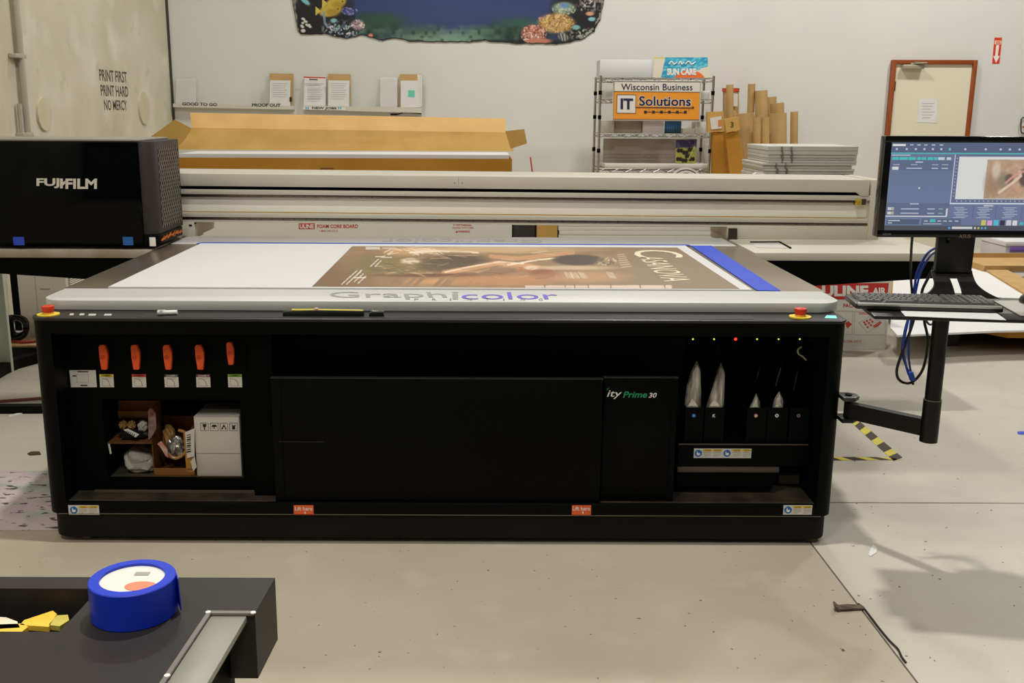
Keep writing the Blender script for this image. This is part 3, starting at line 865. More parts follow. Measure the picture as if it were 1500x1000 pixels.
# ================================================================== ON THE PRINTER TABLE
# white board with the poster print
bd = thing('printed_board', 'large white foam board with a brown printed poster lying on the printer table', 'board', (-.18, 4.35, ZT))
b0, b1, b2, b3 = (-1.39, 3.752), (1.015, 3.745), (1.015, 5.018), (-1.387, 5.03)
MB().prism([(x, y, ZT - .002) for x, y in (b0, b1, b2, b3)], (0, 0, .007)).build('foam_sheet', WHITE, bd)
ZP = ZT + .0056
tl, tr_, bl, br_ = aZ(516, 360.4, ZP), aZ(992, 362.4, ZP), aZ(457, 419.5, ZP), aZ(1084, 423.0, ZP)
P = bilerp(tl, tr_, bl, br_, 520, 190)
PX = bilerp((516, 360.4, 0), (992, 362.4, 0), (457, 419.5, 0), (1084, 423, 0), 520, 190)
X, Yp = PX[..., 0], PX[..., 1]
p = Paint(X, Yp, (146, 116, 84))
n = vnoise(X * .35, Yp, 7, 1); n2 = vnoise(X * .25, Yp * 1.4, 4, 2)
p.put(.30 * n, (186, 150, 110)); p.put(.22 * n2, (104, 78, 52))
p.put(np.clip((560 - X - (420 - Yp)) / 60, 0, 1) * .65, (112, 82, 56))
p.put(np.clip((X - 880) / 60, 0, 1) * .75, (132, 112, 88))
p.ell(720, 366, 130, 6, (206, 178, 138), .9, .8)
p.ell(612, 368, 26, 6, (226, 200, 166), .6, .9)
p.ell(585, 372, 22, 7, (196, 150, 104), .8, .9)
p.ell(560, 391, 52, 15, (124, 108, 66), .8, .9)
p.ell(590, 396, 34, 9, (150, 128, 80), .8, .7)
p.ell(600, 386, 14, 5, (222, 206, 178), .5, .9)
p.ell(668, 386, 46, 11, (78, 64, 46), .5, .95)
p.ell(640, 394, 30, 7, (94, 76, 54), .6, .8)
p.line([(700, 372), (640, 369), (600, 372)], 3.2, (236, 214, 184), .9)
p.line([(705, 368), (760, 372), (800, 368)], 4, (200, 160, 116), .7)
p.line([(650, 403), (690, 396), (730, 389), (770, 392), (812, 400)], 7, (206, 150, 106), .95, 2)
p.line([(652, 402), (692, 394), (732, 387), (768, 390)], 2.2, (240, 214, 184), .9)
p.line([(720, 378), (760, 382), (800, 377), (840, 372)], 7, (198, 146, 104), .9, 2)
p.line([(745, 392), (790, 384), (828, 380)], 2.4, (244, 222, 196), .9)
p.line([(760, 398), (800, 401), (818, 408)], 6, (172, 110, 70), .95, 2)
p.ell(798, 404, 20, 8, (136, 86, 54), .5, .9)
p.ell(780, 396, 10, 3, (236, 206, 174), .5, .9)
p.ell(849, 384, 36, 8.2, (76, 62, 48), .35, 1.0)
p.ell(889, 386, 16, 6, (150, 122, 92), .6, .9)
p.speckle((np.hypot((X - 890) / 17, (Yp - 386) / 6.5) < 1) * .8, 9, [(206, 184, 150), (96, 76, 54)], 2.2, .5)
p.ell(840, 396, 60, 3, (208, 184, 150), .8, .8)
p.put(.75 * np.clip(1 - np.abs(Yp - 414) / 7, 0, 1) * np.clip(1 - np.abs(X - 640) / 80, 0, 1) * (vnoise(X + Yp * 1.2, Yp * 0, 6, 3) > .42), (232, 168, 104))
p.ell(640, 406, 90, 2.2, (104, 66, 40), .8, .8)
p.ell(740, 412, 70, 7, (196, 136, 92), .9, .75)
p.ell(860, 408, 60, 7, (190, 146, 102), .9, .7)
g_ = random.Random(21)
for k in range(70):          # brushy folds of cloth and hair
    x_ = g_.uniform(545, 800); y_ = g_.uniform(364, 414); l_ = g_.uniform(12, 34); d_ = g_.uniform(-5, 5)
    col = g_.choice([(226, 196, 158), (112, 84, 56), (86, 64, 44), (196, 150, 106), (150, 132, 88), (216, 176, 130)])
    p.line([(x_, y_), (x_ + l_ * .5, y_ + d_ * .3), (x_ + l_, y_ + d_)], g_.uniform(.8, 2.2), col, g_.uniform(.25, .6), 1.2)
p.ell(849, 384, 34, 7.6, (72, 58, 46), .3, .9)
for k in range(16):
    x_ = g_.uniform(565, 640); p.line([(x_, g_.uniform(365, 376)), (x_ + g_.uniform(6, 16), g_.uniform(366, 378))], 1.6, (240, 222, 196), .6, .8)
for k in range(14): p.line([(g_.uniform(520, 600), 400 + g_.uniform(-12, 10)), (g_.uniform(560, 640), 396 + g_.uniform(-8, 8))], 1.0, (96, 84, 52), .5, .8)
p.put((((Yp - 418.6) / 1.0 > 0) & (X > 770) & (X < 985)) * .85, (226, 200, 184))
for xx in (798, 828, 842, 862, 895, 938, 974): p.rect(xx, 417.5, xx + 1.4, 424, (90, 70, 52), .9)
for (xa, ya_, xb_, yb2) in ((500, 417, 520, 400), (507, 417, 526, 401), (518, 414, 530, 404), (524, 416, 534, 407), (516, 409, 534, 409), (520, 406, 527, 399), (540, 394, 552, 383), (547, 394, 556, 385), (556, 380, 572, 380), (560, 364, 580, 364), (561, 372, 572, 366), (548, 379, 562, 378)):
    p.line([(xa, ya_), (xb_, yb2)], 1.3, (234, 226, 216), .85, .5)
p.rect(535, 362, 556, 366.5, (222, 214, 204), .8)
for (xa, w) in ((829, 9), (838, 9), (850, 8), (892, 9)):
    for k in range(4): p.line([(xa + k * 2.6 + 0, 402 + k * .3), (xa + 2 + k * 2.6 + 3, 410)], .9, (238, 226, 212), .7, .5)
for k in range(7):
    p.line([(907 + k * 1.2, 376 + k * 3.2), (917 + k * 2.0, 374.5 + k * 3.2)], 1.2, (216, 196, 164), .8, .5)
grid('poster_print', P, p.c, attr_mat('poster_ink', .42), bd)
tcol = mat('cream_print', (232, 218, 186), rough=.45)
def title(s, xt, yt, xb, yb, up_px, m, bold=.0):
    a = aZ(xt, yt, ZP + .0004); b = aZ(xb, yb, ZP + .0004)
    X0 = (a.x + b.x) / 2
    W = aZ(up_px[0], up_px[1], ZP).x
    return text('poster_lettering', s, (X0, a.y, ZP + .0004), (X0, b.y, ZP + .0004), (W, a.y, ZP + .0004), m, bd, bold=bold, lift=.0003)
title('C', 926, 366, 930, 377, (996, 371), tcol)
title('ASANOVA', 938, 376, 968, 412, (993, 395), tcol)

# strips of blue masking tape
t1 = zpoly('masking_tape', [(1109, 425.8), (1143.5, 426.4), (1042, 360.3), (1012, 360.2)], ZT - .001, .0025, BLUETAPE)
tag(t1, 'wide strip of bright blue masking tape along the right side of the printed board', 'tape')
t2 = zpoly('masking_tape', [(288, 357.2), (1012, 360.4), (1009, 358.6), (296, 355.2)], ZT - .001, .0025, mat('blue_tape_far', (38, 66, 176), rough=.5))
tag(t2, 'long thin blue masking tape line along the rear edge of the printer table', 'tape')

# white marker, knife and clip lying on the front deck
ZD = ZB + .002
a, b = aZ(234, 461.5, ZD), aZ(260, 461.0, ZD)
mk = thing('marker_pen', 'short white marker pen lying on the black deck near the left stop button', 'marker', (a.x, a.y, ZD))
MB().cyl((a.x, a.y, ZD + .009), (b.x, b.y, ZD + .009), .008, n=18).build('barrel', TEXTW, mk)
MB().cyl((a.x - .006, a.y, ZD + .009), (a.x + .012, a.y, ZD + .009), .0092, n=18).build('cap', mat('pale_cap', (206, 204, 198)), mk)
MB().bar((a.x + .004, a.y - .009, ZD + .019), (a.x + .022, a.y - .009, ZD + .020), .004, .002).build('clip', TEXTW, mk)
kn = thing('utility_knife', 'long black and yellow cutting knife lying along the front deck of the printer', 'knife', (aZ(480, 462, ZD).x, aZ(480, 462, ZD).y, ZD))
a, b = aZ(414, 462.8, ZD), aZ(533, 463.2, ZD)
yk = a.y
MB().prism([(a.x, yk, ZD), (b.x, yk, ZD), (b.x, yk, ZD + .018), (a.x + .10, yk, ZD + .02), (a.x, yk, ZD + .015)], (0, .018, 0), .002, 2).build('handle', mat('knife_black', (16, 16, 15), rough=.5), kn)
MB().prism([(a.x + .03, yk + .004, ZD + .0175), (b.x - .003, yk + .004, ZD + .0170), (b.x - .003, yk + .004, ZD + .0205), (a.x + .12, yk + .004, ZD + .0225), (a.x + .03, yk + .004, ZD + .0222)], (0, .012, 0), .0006, 1).build('yellow_grip', mat('knife_yellow', (222, 204, 84), rough=.5), kn)
MB().lathe([(.008, 0), (.0075, .005), (.004, .007)], (a.x + .115, yk + .009, ZD + .021), 16).build('slider', mat('knife_slider', (200, 170, 150), rough=.4), kn)
ck = thing('metal_clip', 'small black clip with a silver top beside the cutting knife', 'clip', (aZ(551, 462, ZD).x, yk, ZD))
a, b = aZ(540, 463.2, ZD), aZ(563, 463.2, ZD)
MB().prism([(a.x, yk, ZD), (b.x, yk, ZD), (b.x - .004, yk, ZD + .014), (a.x + .004, yk, ZD + .014)], (0, .014, 0), .002, 2).build('clip_body', mat('clip_black', (14, 14, 14), rough=.3), ck)
MB().box((a.x + .008, yk + .003, ZD + .014), (b.x - .002, yk + .012, ZD + .019), .0015).build('clip_top', CHROME, ck)

# ================================================================== INSIDE THE COMPARTMENT
ZC = oB
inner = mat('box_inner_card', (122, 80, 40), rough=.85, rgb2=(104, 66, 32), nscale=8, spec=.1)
def open_front_box(root, x0, x1, y0, y1, z0, z1, m, t=.004, M=None):
    for nm, a, b in (('back_wall', (x0, y1 - t, z0), (x1, y1, z1)), ('side_wall', (x0, y0, z0), (x0 + t, y1 - t, z1)),
                     ('side_wall', (x1 - t, y0, z0), (x1, y1 - t, z1)), ('bottom', (x0 + t, y0, z0), (x1 - t, y1 - t, z0 + t))):
        box(nm, a, b, m, root, M=M)
# clear plastic bag on the shelf floor, carrying the upper carton together with the carton beside it
YB = YP + .03
pb_ = thing('plastic_bag', 'crumpled clear plastic bag lying on the compartment floor under the small carton', 'plastic bag', (aY(200, 690, YB).x, YB, ZC))
bgm = bmesh.new()
a, b = aY(178, 690, YB), aY(222, 664, YB)
rg = random.Random(5)
bmesh.ops.create_icosphere(bgm, subdivisions=4, radius=1)
for v in bgm.verts:
    nz = math.sin(v.co.x * 7 + v.co.z * 5) * .07 + math.sin(v.co.y * 9 - v.co.z * 8 + 1) * .06 + rg.uniform(-.03, .03)
    q = v.co * (1 + nz)
    q = Vector((math.copysign(abs(q.x) ** .6, q.x), math.copysign(abs(q.y) ** .7, q.y), math.copysign(abs(q.z) ** .7, q.z)))
    v.co = Vector(((a.x + b.x) / 2 + q.x * (b.x - a.x) / 2, YB + .075 + q.y * .07, ZC + (b.z - ZC) * (.5 + .5 * q.z) * (1 - .25 * max(q.x, -.2))))
    v.co.z = max(v.co.z, ZC + .0005)
mb = MB(); mb.bm.free(); mb.bm = bgm
mb.build('bag_film', mat('milky_film', (206, 200, 184), rough=.25, noise=.25, nscale=14, trans=.25, bump=.6, bscale=40), pb_, smooth=True, angle=25)
# second carton: tilted, open towards the viewer
c2 = thing('open_carton', 'open brown carton with crinkled bags standing beside the white box in the compartment', 'carton', (aY(250, 693, YB).x, YB, ZC))
x0, x1 = aY(222, 650, YB).x, aY(283, 650, YB).x
zt2 = aY(250, 612, YB + .12).z
open_front_box(c2, x0, x1, YB, YB + .15, ZC, zt2, inner)
MB().prism([(x0 + .004, YB, ZC + .004), (x1 - .004, YB, ZC + .004), (x1 - .004, YB - .004, ZC + .030), (x0 + .004, YB - .004, ZC + .030)], (0, .003, 0)).build('front_flap', mat('flap_card', (150, 98, 46), rough=.85, noise=.1), c2)
MB().prism([(x1 - .03, YB - .003, ZC + .02), (x1, YB - .003, ZC + .012), (x1 + .002, YB + .002, zt2 - .012), (x1 - .034, YB + .002, zt2 - .02)], (0, .003, 0)).build('side_flap', CARD2, c2)
lb = pxpoly('barcode_label', [(271, 633), (285, 627), (285, 668), (274, 671)], YB - .006, .001, STICK, c2)
for k in range(9):
    yy = 637 + k * 3.0
    pxpoly('barcode_bar', [(273.5, yy), (279.5, yy - 1.2), (279.5, yy - .1 + (k % 3) * .5), (273.5, yy + 1.1 + (k % 3) * .5)], YB - .0066, .0006, TEXTK, lb)
# crumpled silver and kraft bags inside
def crumple(name, c, r, m, parent, seed, sq=1.0):
    bm_ = bmesh.new(); bmesh.ops.create_icosphere(bm_, subdivisions=3, radius=1)
    g = random.Random(seed)
    ph = [g.uniform(0, 6) for _ in range(6)]
    for v in bm_.verts:
        s = 1 + .16 * math.sin(v.co.x * 6 + ph[0]) * math.sin(v.co.z * 7 + ph[1]) + .12 * math.sin(v.co.y * 11 + v.co.x * 4 + ph[2]) + g.uniform(-.05, .05)
        v.co = Vector((c[0] + v.co.x * r[0] * s, c[1] + v.co.y * r[1] * s, c[2] + v.co.z * r[2] * s))
    m_ = MB(); m_.bm.free(); m_.bm = bm_
    return m_.build(name, m, parent, angle=12)
silver = mat('crinkled_foil', (190, 184, 172), rough=.22, metal=.7, noise=.3, nscale=20, bump=.5, bscale=50)
kraft = mat('kraft_paper', (186, 142, 82), rough=.7, noise=.2, nscale=15, bump=.4, bscale=40)
YX = YB + .06
o = crumple('foil_bag', aY(259, 655, YX), (.034, .03, .042), silver, None, 2); tag(o, 'crinkled silver bag stuffed into the right open carton', 'bag')
o = crumple('kraft_wrap', aY(248, 640, YX + .03), (.022, .03, .05), kraft, None, 3); tag(o, 'brown kraft paper wrap behind the crinkled silver bag', 'paper')
o = MB().tube([aY(262, 630, YX - .02), aY(272, 634, YX - .03), aY(276, 648, YX - .035), aY(270, 664, YX - .04), aY(257, 671, YX - .04), aY(246, 664, YX - .04), aY(240, 654, YX - .04)], .006, 8).build('coiled_tube', mat('amber_tube', (176, 128, 66), rough=.3), None)
tag(o, 'coiled amber tube looping around the silver bag in the right carton', 'tube')
o = pxpoly('zip_pouch', [(230, 650), (236, 646), (245, 658), (247, 671), (242, 668), (236, 657)], YX - .055, .006, mat('pouch_pinkish', (214, 196, 178), rough=.3, rgb2=(186, 60, 52), nscale=30), None, .002)
tag(o, 'small clear pouch with red print hanging out of the right carton', 'pouch')
o = pxpoly('paper_tag', [(279, 676), (285, 668), (288, 684), (283, 690)], YB - .012, .001, STICK, None)
tag(o, 'small crooked white label stuck at the lower corner of the right carton', 'label')
# small upper carton resting on the bag
zb1 = aY(190, 649, YB).z
c1 = thing('open_carton', 'small open brown carton of parts on top of the plastic bag in the compartment', 'carton', (aY(188, 650, YB).x, YB, zb1))
x0b, x1b = aY(154, 620, YB).x, aY(220.5, 620, YB).x
zt1 = aY(190, 594, YB + .1).z
open_front_box(c1, x0b, x1b, YB - .005, YB + .13, zb1, zt1 + .012, inner)
pxpoly('inner_flap', [(166, 602), (217, 602), (217, 611.5), (166, 611.5)], YB + .118, .004, mat('flap_tan', (176, 128, 58), rough=.8), c1)
box('bottom_edge', (x0b, YB - .007, zb1), (x1b, YB - .004, zb1 + .006), mat('corrugated_edge', (112, 74, 38), rough=.9, noise=.5, nscale=90), c1)
fabric = mat('black_cable_bundle', (18, 17, 16), rough=.5)
o = crumple('cable_bundle', (aY(190, 640, YB).x, YB + .055, zb1 + .018), (.058, .04, .015), fabric, None, 8); tag(o, 'black cable bundle at the bottom of the small open carton', 'cable')
for k, (px, py, lab) in enumerate(((180, 622, 'left'), (192.5, 622, 'right'))):
    o = crumple('wrapped_part', aY(px, py, YB + .07), (.015, .014, .016), kraft, None, 11 + k)
    tag(o, 'tan wrapped part in the small carton, %s of the pair' % lab, 'part', 'tan wrapped parts')
o = crumple('white_fitting', aY(209, 624, YB + .05), (.017, .014, .02), mat('white_fitting', (196, 192, 182), rough=.5, noise=.3), None, 15); tag(o, 'white plastic fitting at the right in the small open carton', 'fitting')
o = pxpoly('barcode_tag', [(181, 629.5), (187, 627.5), (204, 636), (198.5, 640.5)], YB - .002, .001, STICK, None); tag(o, 'white barcode tag lying on the black cables in the small carton', 'tag')
for k in range(5):
    pxpoly('barcode_bar', [(186 + k * 2.6, 630.5 + k * 1.3), (187.2 + k * 2.6, 631 + k * 1.3), (185.4 + k * 2.6, 634 + k * 1.3), (184.2 + k * 2.6, 633.4 + k * 1.3)], YB - .0026, .0006, TEXTK, o)
o = pxpoly('foil_pouch', [(217, 600), (222, 597), (228, 606), (229, 628), (221, 642), (217, 644)], YB - .012, .006, mat('striped_pouch', (150, 140, 128), rough=.25, rgb2=(96, 34, 36), nscale=26), None, .002)
tag(o, 'clear and red pouch squeezed between the two open cartons', 'pouch')
o = pxpoly('hanging_strip', [(158, 650), (161, 650), (163.5, 664), (161, 665)], YB - .012, .001, STICK, None); tag(o, 'thin white strip hanging below the small carton', 'strip')
# white box with handling symbols
wx0, wx1 = aY(286, 650, YB).x, aY(352, 650, YB).x
wz = aY(320, 611, YB).z
wbx = thing('white_carton', 'closed white carton with four black handling symbols in the printer compartment', 'carton', ((wx0 + wx1) / 2, YB, ZC))
wmat = mat('white_carton_card', (206, 200, 188), rough=.6)
MB().box((wx0, YB, ZC), (wx1, YB + .19, wz), .002).build('carton_body', wmat, wbx)
MB().prism([(wx0, YB, wz), (wx1, YB, wz), (wx1, YB + .06, wz + .010), (wx0 + .012, YB + .06, wz + .010)], (0, 0, .002)).build('lid_flap', mat('white_carton_shade', (190, 184, 172), rough=.6), wbx)
pxbox('score_line', 287, 663.6, 352, 664.3, YB - .0006, .0006, mat('score_grey', (150, 146, 136)), wbx)
for k in range(4):
    cx_ = 299.5 + k * 14.2
    fr = MB()
    q = [aY(cx_ + dx, 625 + dy, YB - .0006) for dx, dy in ((-5.6, -5.6), (5.6, -5.6), (5.6, 5.6), (-5.6, 5.6), (-5.6, -5.6))]
    fr.tube(q, .0008, 4, 0)
    f = fr.build('symbol_frame', TEXTK, wbx)
    S = [[(-3, -4), (3, -4), (2, 0), (.6, 1), (.6, 3), (2, 4), (-2, 4), (-.6, 3), (-.6, 1), (-2, 0)],
         [(-4, 0), (-3, -2.4), (0, -3.4), (3, -2.4), (4, 0), (.5, 0), (.5, 3), (-.5, 3), (-.5, 0)],
         [(0, -4), (4, 3.6), (1.5, 3.6), (2, 1), (-1, 0), (-1.6, 3.6), (-4, 3.6)],
         [(-3.5, -3.5), (-1, -2), (1, -2), (3.5, -3.5), (2, -.5), (2.4, 3.6), (-2.4, 3.6), (-2, -.5)]][k]
    pxpoly('symbol', [(cx_ + x, 625 + y) for x, y in S], YB - .0012, .0006, TEXTK, f)

# ================================================================== INK POUCHES in the trays
foil = mat('ink_pouch_foil', (232, 226, 212), rough=.3, metal=.3, rgb2=(120, 112, 98), nscale=9, stretch=(6, 1, 1), bump=.5, bscale=14)
def pouch(pts, lab, Y=YI + .03, th=.020):
    P3 = [aY(x, y, Y) for x, y in pts]
    P3[0].z -= 0; 
    base = P3[0]
    t = bmesh.new()
    n = len(P3)
    cen = sum(P3, Vector()) / n
    rings = []
    for off, sc in ((-th, .55), (-th * .55, .9), (0, 1.0), (th * .55, .9), (th, .55)):
        rings.append([t.verts.new(Vector((cen.x + (q.x - cen.x) * sc, Y + off, cen.z + (q.z - cen.z) * (sc if q.z > cen.z else 1)))) for q in P3])
    for r0_, r1_ in zip(rings[:-1], rings[1:]):
        for i in range(n):
            t.faces.new((r0_[i], r0_[(i + 1) % n], r1_[(i + 1) % n], r1_[i]))
    t.faces.new(rings[0][::-1]); t.faces.new(rings[-1])
    m_ = MB(); m_.bm.free(); m_.bm = t
    o = m_.build('ink_pouch', foil, None, angle=25)
    tag(o, lab, 'ink pouch', 'silver ink pouches')
    # welded fold at the foot of the visible film
    x0_, x1_ = pts[0][0], pts[-1][0]
    f = pxpoly('pouch_gusset', [(x0_ + 2, 597), ((x0_ + x1_) / 2 - 1, 583 if len(pts) > 6 else 591), (x1_ - 3, 597)], Y - th - .002, .002, mat('bright_foil', (232, 226, 214), rough=.3, metal=.5), o, .0008)
zl = 640
pouch([(1004, zl), (1003, 590), (1006, 565), (1012, 544), (1020.5, 528), (1026, 540), (1027, 570), (1027, zl)], 'tall silver ink pouch in the tray with the blue dot')
pouch([(1036, zl), (1034.5, 595), (1043, 570), (1050, 548), (1056, 530), (1062, 545), (1061, 575), (1059, zl)], 'tall silver ink pouch in the tray marked K')
pouch([(1097, zl), (1098, 596), (1103, 588), (1108, 576), (1113, 586), (1116, zl)], 'short dim silver ink pouch in the tray with the pinkish dot')
pouch([(1132, zl), (1132, 594), (1135, 583), (1141.5, 573), (1146.5, 583), (1146, zl)], 'short bright silver ink pouch in the tray with the white dot')

# ================================================================== WORKSTATION ARM, TRAY, MONITOR
AM = mat('arm_black', (15, 15, 15), rough=.4, spec=.35)
ar = thing('monitor_arm', 'black swivel arm and post holding a keyboard shelf at the printer right side', 'arm', (1.27, 3.385, .43))
hx, hy, hz = 1.275, 3.39, .50
MB().prism([(XR, hy - .035, hz - .045), (hx + .012, hy - .035, hz - .045), (hx + .035, hy - .01, hz - .045), (hx + .035, hy + .02, hz - .045), (hx + .012, hy + .04, hz - .045), (XR, hy + .04, hz - .045)], (0, 0, .014), .002, 2).build('hinge_plate', AM, ar)
MB().prism([(XR, hy - .035, hz + .032), (hx + .012, hy - .035, hz + .032), (hx + .035, hy - .01, hz + .032), (hx + .035, hy + .02, hz + .032), (hx + .012, hy + .04, hz + .032), (XR, hy + .04, hz + .032)], (0, 0, .014), .002, 2).build('hinge_plate', mat('hinge_grey', (58, 58, 54), rough=.4), ar)
MB().cyl((hx, hy, hz - .05), (hx, hy, hz + .05), .012).build('hinge_pin', BLACK2, ar)
PXY = (aY(1371, 540, 3.12).x, 3.12)
pz0, pz1 = aY(1365, 646, 3.12).z, aY(1365, 585, 3.12).z
MB().bar((hx, hy, hz - .006), (PXY[0], PXY[1], pz0 + .045), .034, .055).build('swing_arm', AM, ar)
MB().cyl((PXY[0], PXY[1], pz0), (PXY[0], PXY[1], pz1), .0275, n=28).build('post_socket', AM, ar)
MB().cyl((PXY[0], PXY[1], pz1), (PXY[0], PXY[1], .930), .0245, n=28).build('post', AM, ar)
MB().cyl((PXY[0], PXY[1], pz1 - .001), (PXY[0], PXY[1], pz1 + .002), .0280, n=28).build('socket_ring', mat('ring_grey', (120, 120, 112), rough=.4), ar)
ZK = .940
ang = math.radians(-7.2)
TM = Matrix.Translation((1.113, 2.815, 0)) @ Matrix.Rotation(ang, 4, 'Z')
trp = MB().box((0, 0, ZK - .010), (.68, .36, ZK), .003, 2, M=TM)
trp.build('keyboard_shelf', mat('shelf_black', (30, 28, 27), rough=.35, spec=.4), ar)
box('shelf_mount', (PXY[0] - .05, PXY[1] - .05, ZK - .022), (PXY[0] + .05, PXY[1] + .05, ZK - .010), AM, ar, .002)

def TP(u, v, z): return TM @ Vector((u, v, z))
# sheet of paper on the shelf
pp = [aZ(x, y, ZK + .001) for x, y in ((1313, 448), (1326, 463.2), (1474, 469), (1450, 452))]
pa = MB().prism(pp, (0, 0, .0012)).build('paper_sheet', PAPER, None)
tag(pa, 'white paper sheet lying on the keyboard shelf under the keyboard', 'paper')
# keyboard
kb = thing('keyboard', 'black computer keyboard with silver front edge on the small shelf', 'keyboard', (1.3, 2.9, ZK + .002))
K0 = aZ(1254.5, 443.5, ZK + .022); K1 = aZ(1471, 449, ZK + .022)
ku = (K1 - K0); kl = ku.length; ku.normalize(); kv = Vector((-ku.y, ku.x, 0))
KM = Matrix(((ku.x, kv.x, 0, K0.x), (ku.y, kv.y, 0, K0.y), (0, 0, 1, 0), (0, 0, 0, 1)))
kw = .150
kz = ZK + .004
MB().box((0, 0, kz), (kl, kw, kz + .016), .004, 2, M=KM).build('keyboard_case', mat('keyboard_black', (32, 30, 30), rough=.4), kb)
MB().box((.004, -.002, kz + .010), (kl - .004, .010, kz + .0185), .003, 2, M=KM).build('front_strip', mat('keyboard_silver', (176, 172, 164), rough=.4, metal=.2), kb)
for u_ in (.03, kl - .05):
    MB().box((u_, .02, ZK + .0001), (u_ + .02, kw - .02, kz), M=KM).build('rubber_foot', BLACK2, kb)
keymat = mat('key_plastic', (96, 94, 90), rough=.45)
def keymesh(w, d):
    t = MB(); h = .0075
    t.prism([(-w / 2, -d / 2, 0), (w / 2, -d / 2, 0), (w / 2, d / 2, 0), (-w / 2, d / 2, 0)], (0, 0, h))
    for v in t.bm.verts:
        if v.co.z > h / 2: v.co.x *= .8; v.co.y *= .78
    me = bpy.data.meshes.new('key'); t.bm.to_mesh(me); t.bm.free(); me.materials.append(keymat); return me
kms = {}
pitch = (kl - .03) / 22.5
rp = .0193
for r in range(6):
    x = .015
    widths = {0: [5.0 + 0] if False else [1] * 15, 1: [1] * 13 + [2], 2: [1.5] + [1] * 12 + [1.5], 3: [1.75] + [1] * 11 + [2.25],
              4: [2.25] + [1] * 10 + [2.75], 5: [1.25] * 3 + [6.25] + [1.25] * 4}[5 - r]
    row = list(widths) + [-.35] + [1, 1, 1] + [-.35] + ([1, 1, 1, 1])
    if r == 0: row = list(widths) + [-.35, 1, 1, 1, -.35, 2, 1, 1]
    tot = sum(abs(w) for w in row); f = 22.5 / tot
    for w in row:
        ww = abs(w) * pitch * f
        if w > 0:
            k_ = round(w * f, 3)
            if k_ not in kms: kms[k_] = keymesh(ww * .93, rp * .9)
            o = bpy.data.objects.new('key', kms[k_]); COL.objects.link(o)
            o.parent = kb
            c = KM @ Vector((x + ww / 2, .024 + r * rp + rp / 2, kz + .0155 + r * .0006))
            o.matrix_parent_inverse = Matrix.Translation(-Vector(kb.location))
            o.matrix_basis = Matrix.Translation(c) @ Matrix.Rotation(math.atan2(ku.y, ku.x), 4, 'Z')
        x += ww
# mouse pad and mouse
mpad = [aZ(x, y, ZK + .001) for x, y in ((1455, 441), (1495, 463), (1580, 466), (1530, 440))]
o = MB().prism(mpad, (0, 0, .0025)).build('mouse_pad', mat('mouse_pad_grey', (176, 170, 158), rough=.6, noise=.1), None)
tag(o, 'light grey mouse pad on the shelf at the right picture edge', 'mouse pad')
mc = aZ(1512, 444, ZK + .004)
ms = thing('computer_mouse', 'black computer mouse on the grey pad at the right picture edge', 'mouse', (mc.x, mc.y, ZK + .0035))
bm_ = bmesh.new(); bmesh.ops.create_uvsphere(bm_, u_segments=24, v_segments=14, radius=1)
for v in bm_.verts:
    z = max(v.co.z, -.15)
    v.co = Vector((mc.x + v.co.x * .032, mc.y + v.co.y * .050, ZK + .0035 + (z + .15) * .028))
m_ = MB(); m_.bm.free(); m_.bm = bm_; m_.build('mouse_shell', mat('mouse_black', (22, 21, 22), rough=.3), ms)
MB().cyl((mc.x - .004, mc.y + .03, ZK + .0345), (mc.x + .004, mc.y + .03, ZK + .0345), .007).build('scroll_wheel', TEXTGREY, ms)
o = MB().lathe([(.006, 0), (.005, .004), (.002, .006)], tuple(aZ(1463, 436.5, ZK)), 12).build('shelf_screw', TEXTW, ar)

# monitor
YM = 3.06
mo = thing('computer_monitor', 'black wide computer monitor showing print software on the swivel shelf', 'monitor', (1.46, 3.1, ZK))
mtl, mbl = aY(1297, 199, YM), aY(1283, 347, YM)
mx0, mx1 = (mtl.x + mbl.x) / 2, (mtl.x + mbl.x) / 2 + .525
mz0, mz1 = mbl.z, mtl.z
BZ = mat('monitor_gloss_black', (9, 9, 10), rough=.12, spec=.5)
mt_ = .012
MB().box((mx0, YM, mz0), (mx1, YM + .035, mz1), .004, 2).build('monitor_back', BZ, mo)
stl, sbl = aY(1306.5, 208.5, YM - .002), aY(1294.5, 337, YM - .002)
sx0 = (stl.x + sbl.x) / 2; sx1 = mx1 - (sx0 - mx0)
sz0, sz1 = sbl.z, stl.z
bz = MB()
bz.box((mx0, YM - .006, sz1), (mx1, YM + .002, mz1), .002).box((mx0, YM - .006, mz0), (mx1, YM + .002, sz0), .002)
bz.box((mx0, YM - .006, sz0), (sx0, YM + .002, sz1), .002).box((sx1, YM - .006, sz0), (mx1, YM + .002, sz1), .002)
bz.build('bezel', BZ, mo)
nx, ny = 460, 260
P = bilerp((sx0, YM - .002, sz1), (sx1, YM - .002, sz1), (sx0, YM - .002, sz0), (sx1, YM - .002, sz0), nx, ny)
U, V = np.meshgrid(np.linspace(0, 232, nx), np.linspace(0, 128.5, ny))     # about one unit to a photo pixel
p = Paint(U, V, (86, 104, 138))
p.put(np.clip((V - 35) / 80, 0, 1) * ((U < 90) & (V > 36)) * .5, (96, 126, 176))
p.rect(0, 0, 232, 15, (70, 82, 116)); p.rect(0, 14.6, 232, 16.4, (62, 178, 186))
p.rect(2, 2, 20, 5, (238, 240, 244))
for xx in (26, 36, 46, 57, 68): p.rect(xx, 2.5, xx + 5, 4, (196, 204, 220))
for xx in (8, 22, 35, 47, 59, 71, 105, 134, 155, 168, 182): p.ell(xx, 9.5, 1.6, 1.5, (206, 216, 230), .6)
p.ell(83, 9.5, 1.6, 2, (60, 200, 200), .6)
p.rect(2, 17.5, 28, 19, (190, 198, 214))
for (a_, b_) in ((3, 12), (13, 25), (26, 36), (38, 43), (44, 51), (53, 61), (62, 67)): p.rect(a_, 21, b_, 25, (48, 196, 190))
